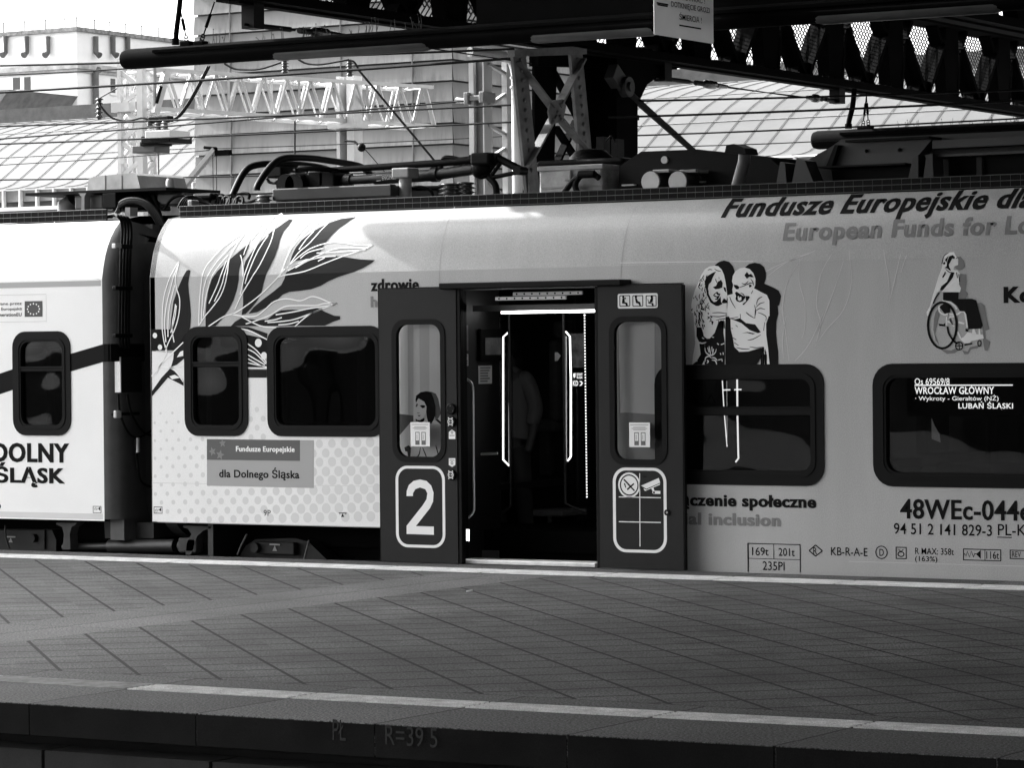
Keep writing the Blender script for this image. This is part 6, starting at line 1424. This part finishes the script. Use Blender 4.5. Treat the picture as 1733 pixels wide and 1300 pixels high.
# post under the boom
po = MB(); xq = PX(588, 205, 0); pp = B0 + (B1 - B0) * .68
def onb(px, py): # on the plane through the boom facing the track
    return PY(px, py, pp.y)
a = onb(576, 130); b = onb(590, 130); c = onb(600, 130)
po.box(a.x, a.x + .05, pp.y - .1, pp.y + .1, -1.15, zt_ + .1); po.box(c.x - .06, c.x + .05, pp.y - .1, pp.y + .1, -1.15, zt_ + .1)
for k in range(22): z = -1 + k * .24; po.box(a.x + .0502, c.x - .0602, pp.y - .06, pp.y + .06, z, z + .035)
po.box(a.x - .12, c.x + .12, pp.y - .13, pp.y + .13, zb_ - .1, zb_ - .03); link('post', po, m_galv, gt)
po = MB(); po.box(a.x + .051, c.x - .061, pp.y + .061, pp.y + .09, -1.15, zt_ + .1); link('post_web', po, m_black, gt)
def insulator(px, py0, py1, y, r, n, par, nm='insulator', m=None):
    a = PY(px, py0, y); b = PY(px, py1, y); t = MB(); L = a.z - b.z; pts = []; rs = []
    for k in range(n): z = a.z - L * k / n; pts += [(a.x, y, z), (a.x, y, z - L * .4 / n), (a.x, y, z - L * .55 / n)]; rs += [r * .5, r, r * .5]
    pts.append((a.x, y, b.z)); rs.append(r * .5); t.tube(pts, rs, 12); return link(nm, t, m or m_por, par)
insulator(482, 101, 126, YG + 1.2, .058, 5, gt); insulator(592, 101, 130, YG + 2, .058, 6, gt); insulator(168, 166, 203, YG - .3, .055, 5, gt)
for px, pa, pb in ((254, 204, 216), (268, 208, 224), (280, 206, 223)): insulator(px, pa, pb, YG - .45, .06, 3, gt, m=m_porg)
def gbox(nm, px0, py0, px1, py1, y, d, m): a = PY(px0, py0, y); b = PY(px1, py1, y); t = MB(); t.bbox(a.x, b.x, y, y + d, b.z, a.z, .01); return link(nm, t, m, gt)
gbox('switch_frame', 245, 222, 288, 233, YG - .55, .4, m_galv); gbox('switch_base', 238, 231, 287, 241, YG - .5, .45, m_black); gbox('switch_bar', 250, 198, 284, 206, YG - .48, .12, m_black); gbox('operating_box', 223, 247, 262, 258, YG - .4, .3, mat('switch_grey', .06, .5)); gbox('switch_base', 236, 240, 266, 246, YG - .45, .3, m_black)
t = MB(); 
for pts in ([(168, 172), (172, 182), (190, 200), (215, 205), (240, 200), (250, 203)], [(282, 206), (300, 198), (318, 175), (335, 145), (352, 112)], [(284, 206), (303, 198), (321, 175), (338, 145), (355, 112)], [(380, 108), (395, 116), (410, 118), (440, 117), (475, 106)], [(505, 101), (520, 108), (545, 109), (590, 101)], [(592, 102), (600, 106), (608, 120)]): t.tube(curve([PY(*p, YG - .35) for p in pts], 4), .013, 6)
t.tube([PY(166, 168, YG - .3), PY(198, 150, YG - .3)], .008, 5); t.tube([PY(265, 175, YG), PY(273, 146, YG)], .02, 6)
link('jumper_cable', t, m_wire, gt)
t = MB(); t.tube([PY(268, 232, YG - .3), PY(268, 350, YG - .3)], .012, 6); t.tube([PY(262, 115, YG), PY(262, 180, YG)], .022, 6); link('operating_rod', t, mat('grey_rod', .25, .5), gt)
# stay with anchor arm
st = MB(); YS2 = 9.0
a = PY(364, 253, YS2); b = PY(300, 330, YS2); sx = thing('anchor_stay', 'slanting grey bar rising from behind the train to a wire anchor by the cladding edge', 'stay', tuple(b))
st.bar(a, b + (b - a) * .3, .07, .05); link('bar', st, mat('stay_grey', .32, .5, var=.2), sx)
st = MB(); st.tube([PY(346, 250, YS2), PY(366, 252, YS2), PY(366, 256, YS2)], .02, 6); q = PY(366, 255, YS2); w_ = PY(390, 258, YS2); st.box(q.x, w_.x, YS2 - .03, YS2 + .03, q.z - .06, q.z); link('anchor_arm', st, m_soot, sx)
st = MB(); 
for px in (360, 366): st.tube([PY(px, 257, YS2), PY(px + 1, 340, YS2)], .005, 4)
link('hanging_wire', st, m_wire, sx)
# second mast, in front of the cladding by the column
YM = 7.5
m2 = thing('catenary_mast', 'pale steel mast with wire clamp left of the riveted canopy column', 'mast', (PY(815, 330, YM).x, YM, -1.15))
t = MB(); a = PY(800, 104, YM); b = PY(808, 104, YM); c = PY(825, 104, YM); z1_ = a.z
t.box(a.x, b.x, YM - .08, YM + .08, -1.15, z1_); t.box(c.x - .012, c.x + .003, YM - .08, YM + .08, -1.15, z1_); d = PY(853, 104, YM + .3); e = PY(862, 104, YM + .3); t.box(d.x, e.x, YM + .25, YM + .35, -1.15, z1_)
zz = [PY(840, y_, YM).z for y_ in (108, 150, 178, 215, 240, 262, 290, 330)]
link('leg', t, mat('mast_white', .62, .5, var=.12), m2)
t = MB(); t.box(b.x + .0005, c.x - .0125, YM - .03, YM + .06, -1.15, z1_); link('web', t, mat('mast_web_grey', .13, .6, var=.3), m2)
t = MB()
for (y0, y1) in ((108, 125), (180, 160), (212, 228), (270, 252), (310, 335)): t.bar(PY(826, y0, YM), PY(854, y1, YM + .25), .045, .03)
link('lacing', t, m_galv, m2)
t = MB(); a = PY(797, 178, YM); b = PY(828, 158, YM); t.bbox(a.x, b.x, YM - .12, YM + .1, PY(812, 172, YM).z, PY(812, 163, YM).z, .01); t.bbox(a.x, a.x + .05, YM - .14, YM + .1, PY(800, 178, YM).z, PY(800, 158, YM).z, .008); t.bbox(b.x - .04, b.x + .02, YM - .14, YM + .1, PY(800, 177, YM).z, PY(800, 158, YM).z, .008); link('wire_clamp', t, m_gearbox, m2)
t = MB(); q = PY(772, 170, YM); t.tube([q, PY(797, 172, YM)], [.03, .022], 8); link('clamp_rod', t, m_galv, m2)
# wires along the track
wires = [
 ((-20, 112), (870, 83), 3.4, .011, 'upper contact wire passing just below the gutter end, cutting across the white building'),
 ((-20, 128), (300, 110), 6.5, .009, 'thin wire passing under the gutter end at the left edge'),
 ((-20, 158), (868, 99), 4.2, .013, 'thick catenary wire sloping up to the insulator at the column head'),
 ((-20, 215), (865, 178), 6.2, .011, 'wire crossing in front of the lattice mast at switch height'),
 ((-20, 237), (800, 170), 7.4, .010, 'wire made off to the clamp on the pale steel mast'),
 ((-20, 245), (865, 207), 5.4, .010, 'wire crossing the middle of the vaulted roof and the cladding'),
 ((-20, 281), (364, 254), 9.0, .006, 'thin wire running from the left edge to the anchor stay'),
 ((-20, 305), (740, 290), 3.0, .008, 'lowest wire just over the white carriage roof gear'),
 ((364, 252), (870, 230), 9.0, .006, 'thin wire running from the anchor stay towards the column'),
 ((1030, 172), (1740, 152), 6.4, .011, 'upper dark wire right of the column across the vaulted roof'),
 ((1030, 199), (1740, 170), 5.0, .011, 'middle dark wire right of the column across the vaulted roof'),
 ((1040, 231), (1740, 200), 7.0, .009, 'lower dark wire right of the column across the vaulted roof'),
 ((1045, 250), (1420, 238), 8.0, .006, 'thin lowest wire right of the column behind the cowl'),
]
for (a, b, y, r, lab) in wires:
    p = PY(a[0], a[1], y); q = PY(b[0], b[1], y); t = MB()
    t.tube([p + (q - p) * k / 8 - Vector((0, 0, .012 * (1 - (k / 4 - 1) ** 2))) for k in range(9)], r, 6)
    tag(link('overhead_wire', t, m_wire), lab, 'wire', 'wires strung along the tracks')
# cables hanging down to the pantograph, and the guy from the insulator
for (a, b, y, r, lab) in (((608, 120), (735, 272), 9.5, .013, 'thick dark cable slanting down from the boom insulator to the pantograph'), ((617, 252), (655, 296), 9.5, .005, 'thin guy wire below the small clamp on the boom post'), ((499, 205), (499, 300), 8.5, .010, 'dark vertical dropper below the lattice boom beside the pantograph head')):
    t = MB(); p = PY(*a, y); q = PY(*b, y)
    if lab.startswith('thin guy'): t.tube([PY(584, 239, y), PY(600, 240, y), PY(611, 249, y)], .014, 6); t.ball(PY(612, 250, y), .05, 8, 6)
    t.tube([p, q], r, 6); tag(link('dropper_cable', t, m_wire), lab, 'cable')
# chord of tiny litter on the paving
c = PZ(790, 1003, ZP); t = MB(); t.tube([c + Vector((0, 0, .004)), c + Vector((.01, .05, .006))], .006, 8); tag(link('cigarette_end', t, m_sign), 'tiny white cigarette end lying on the paving in front of the doors', 'litter')
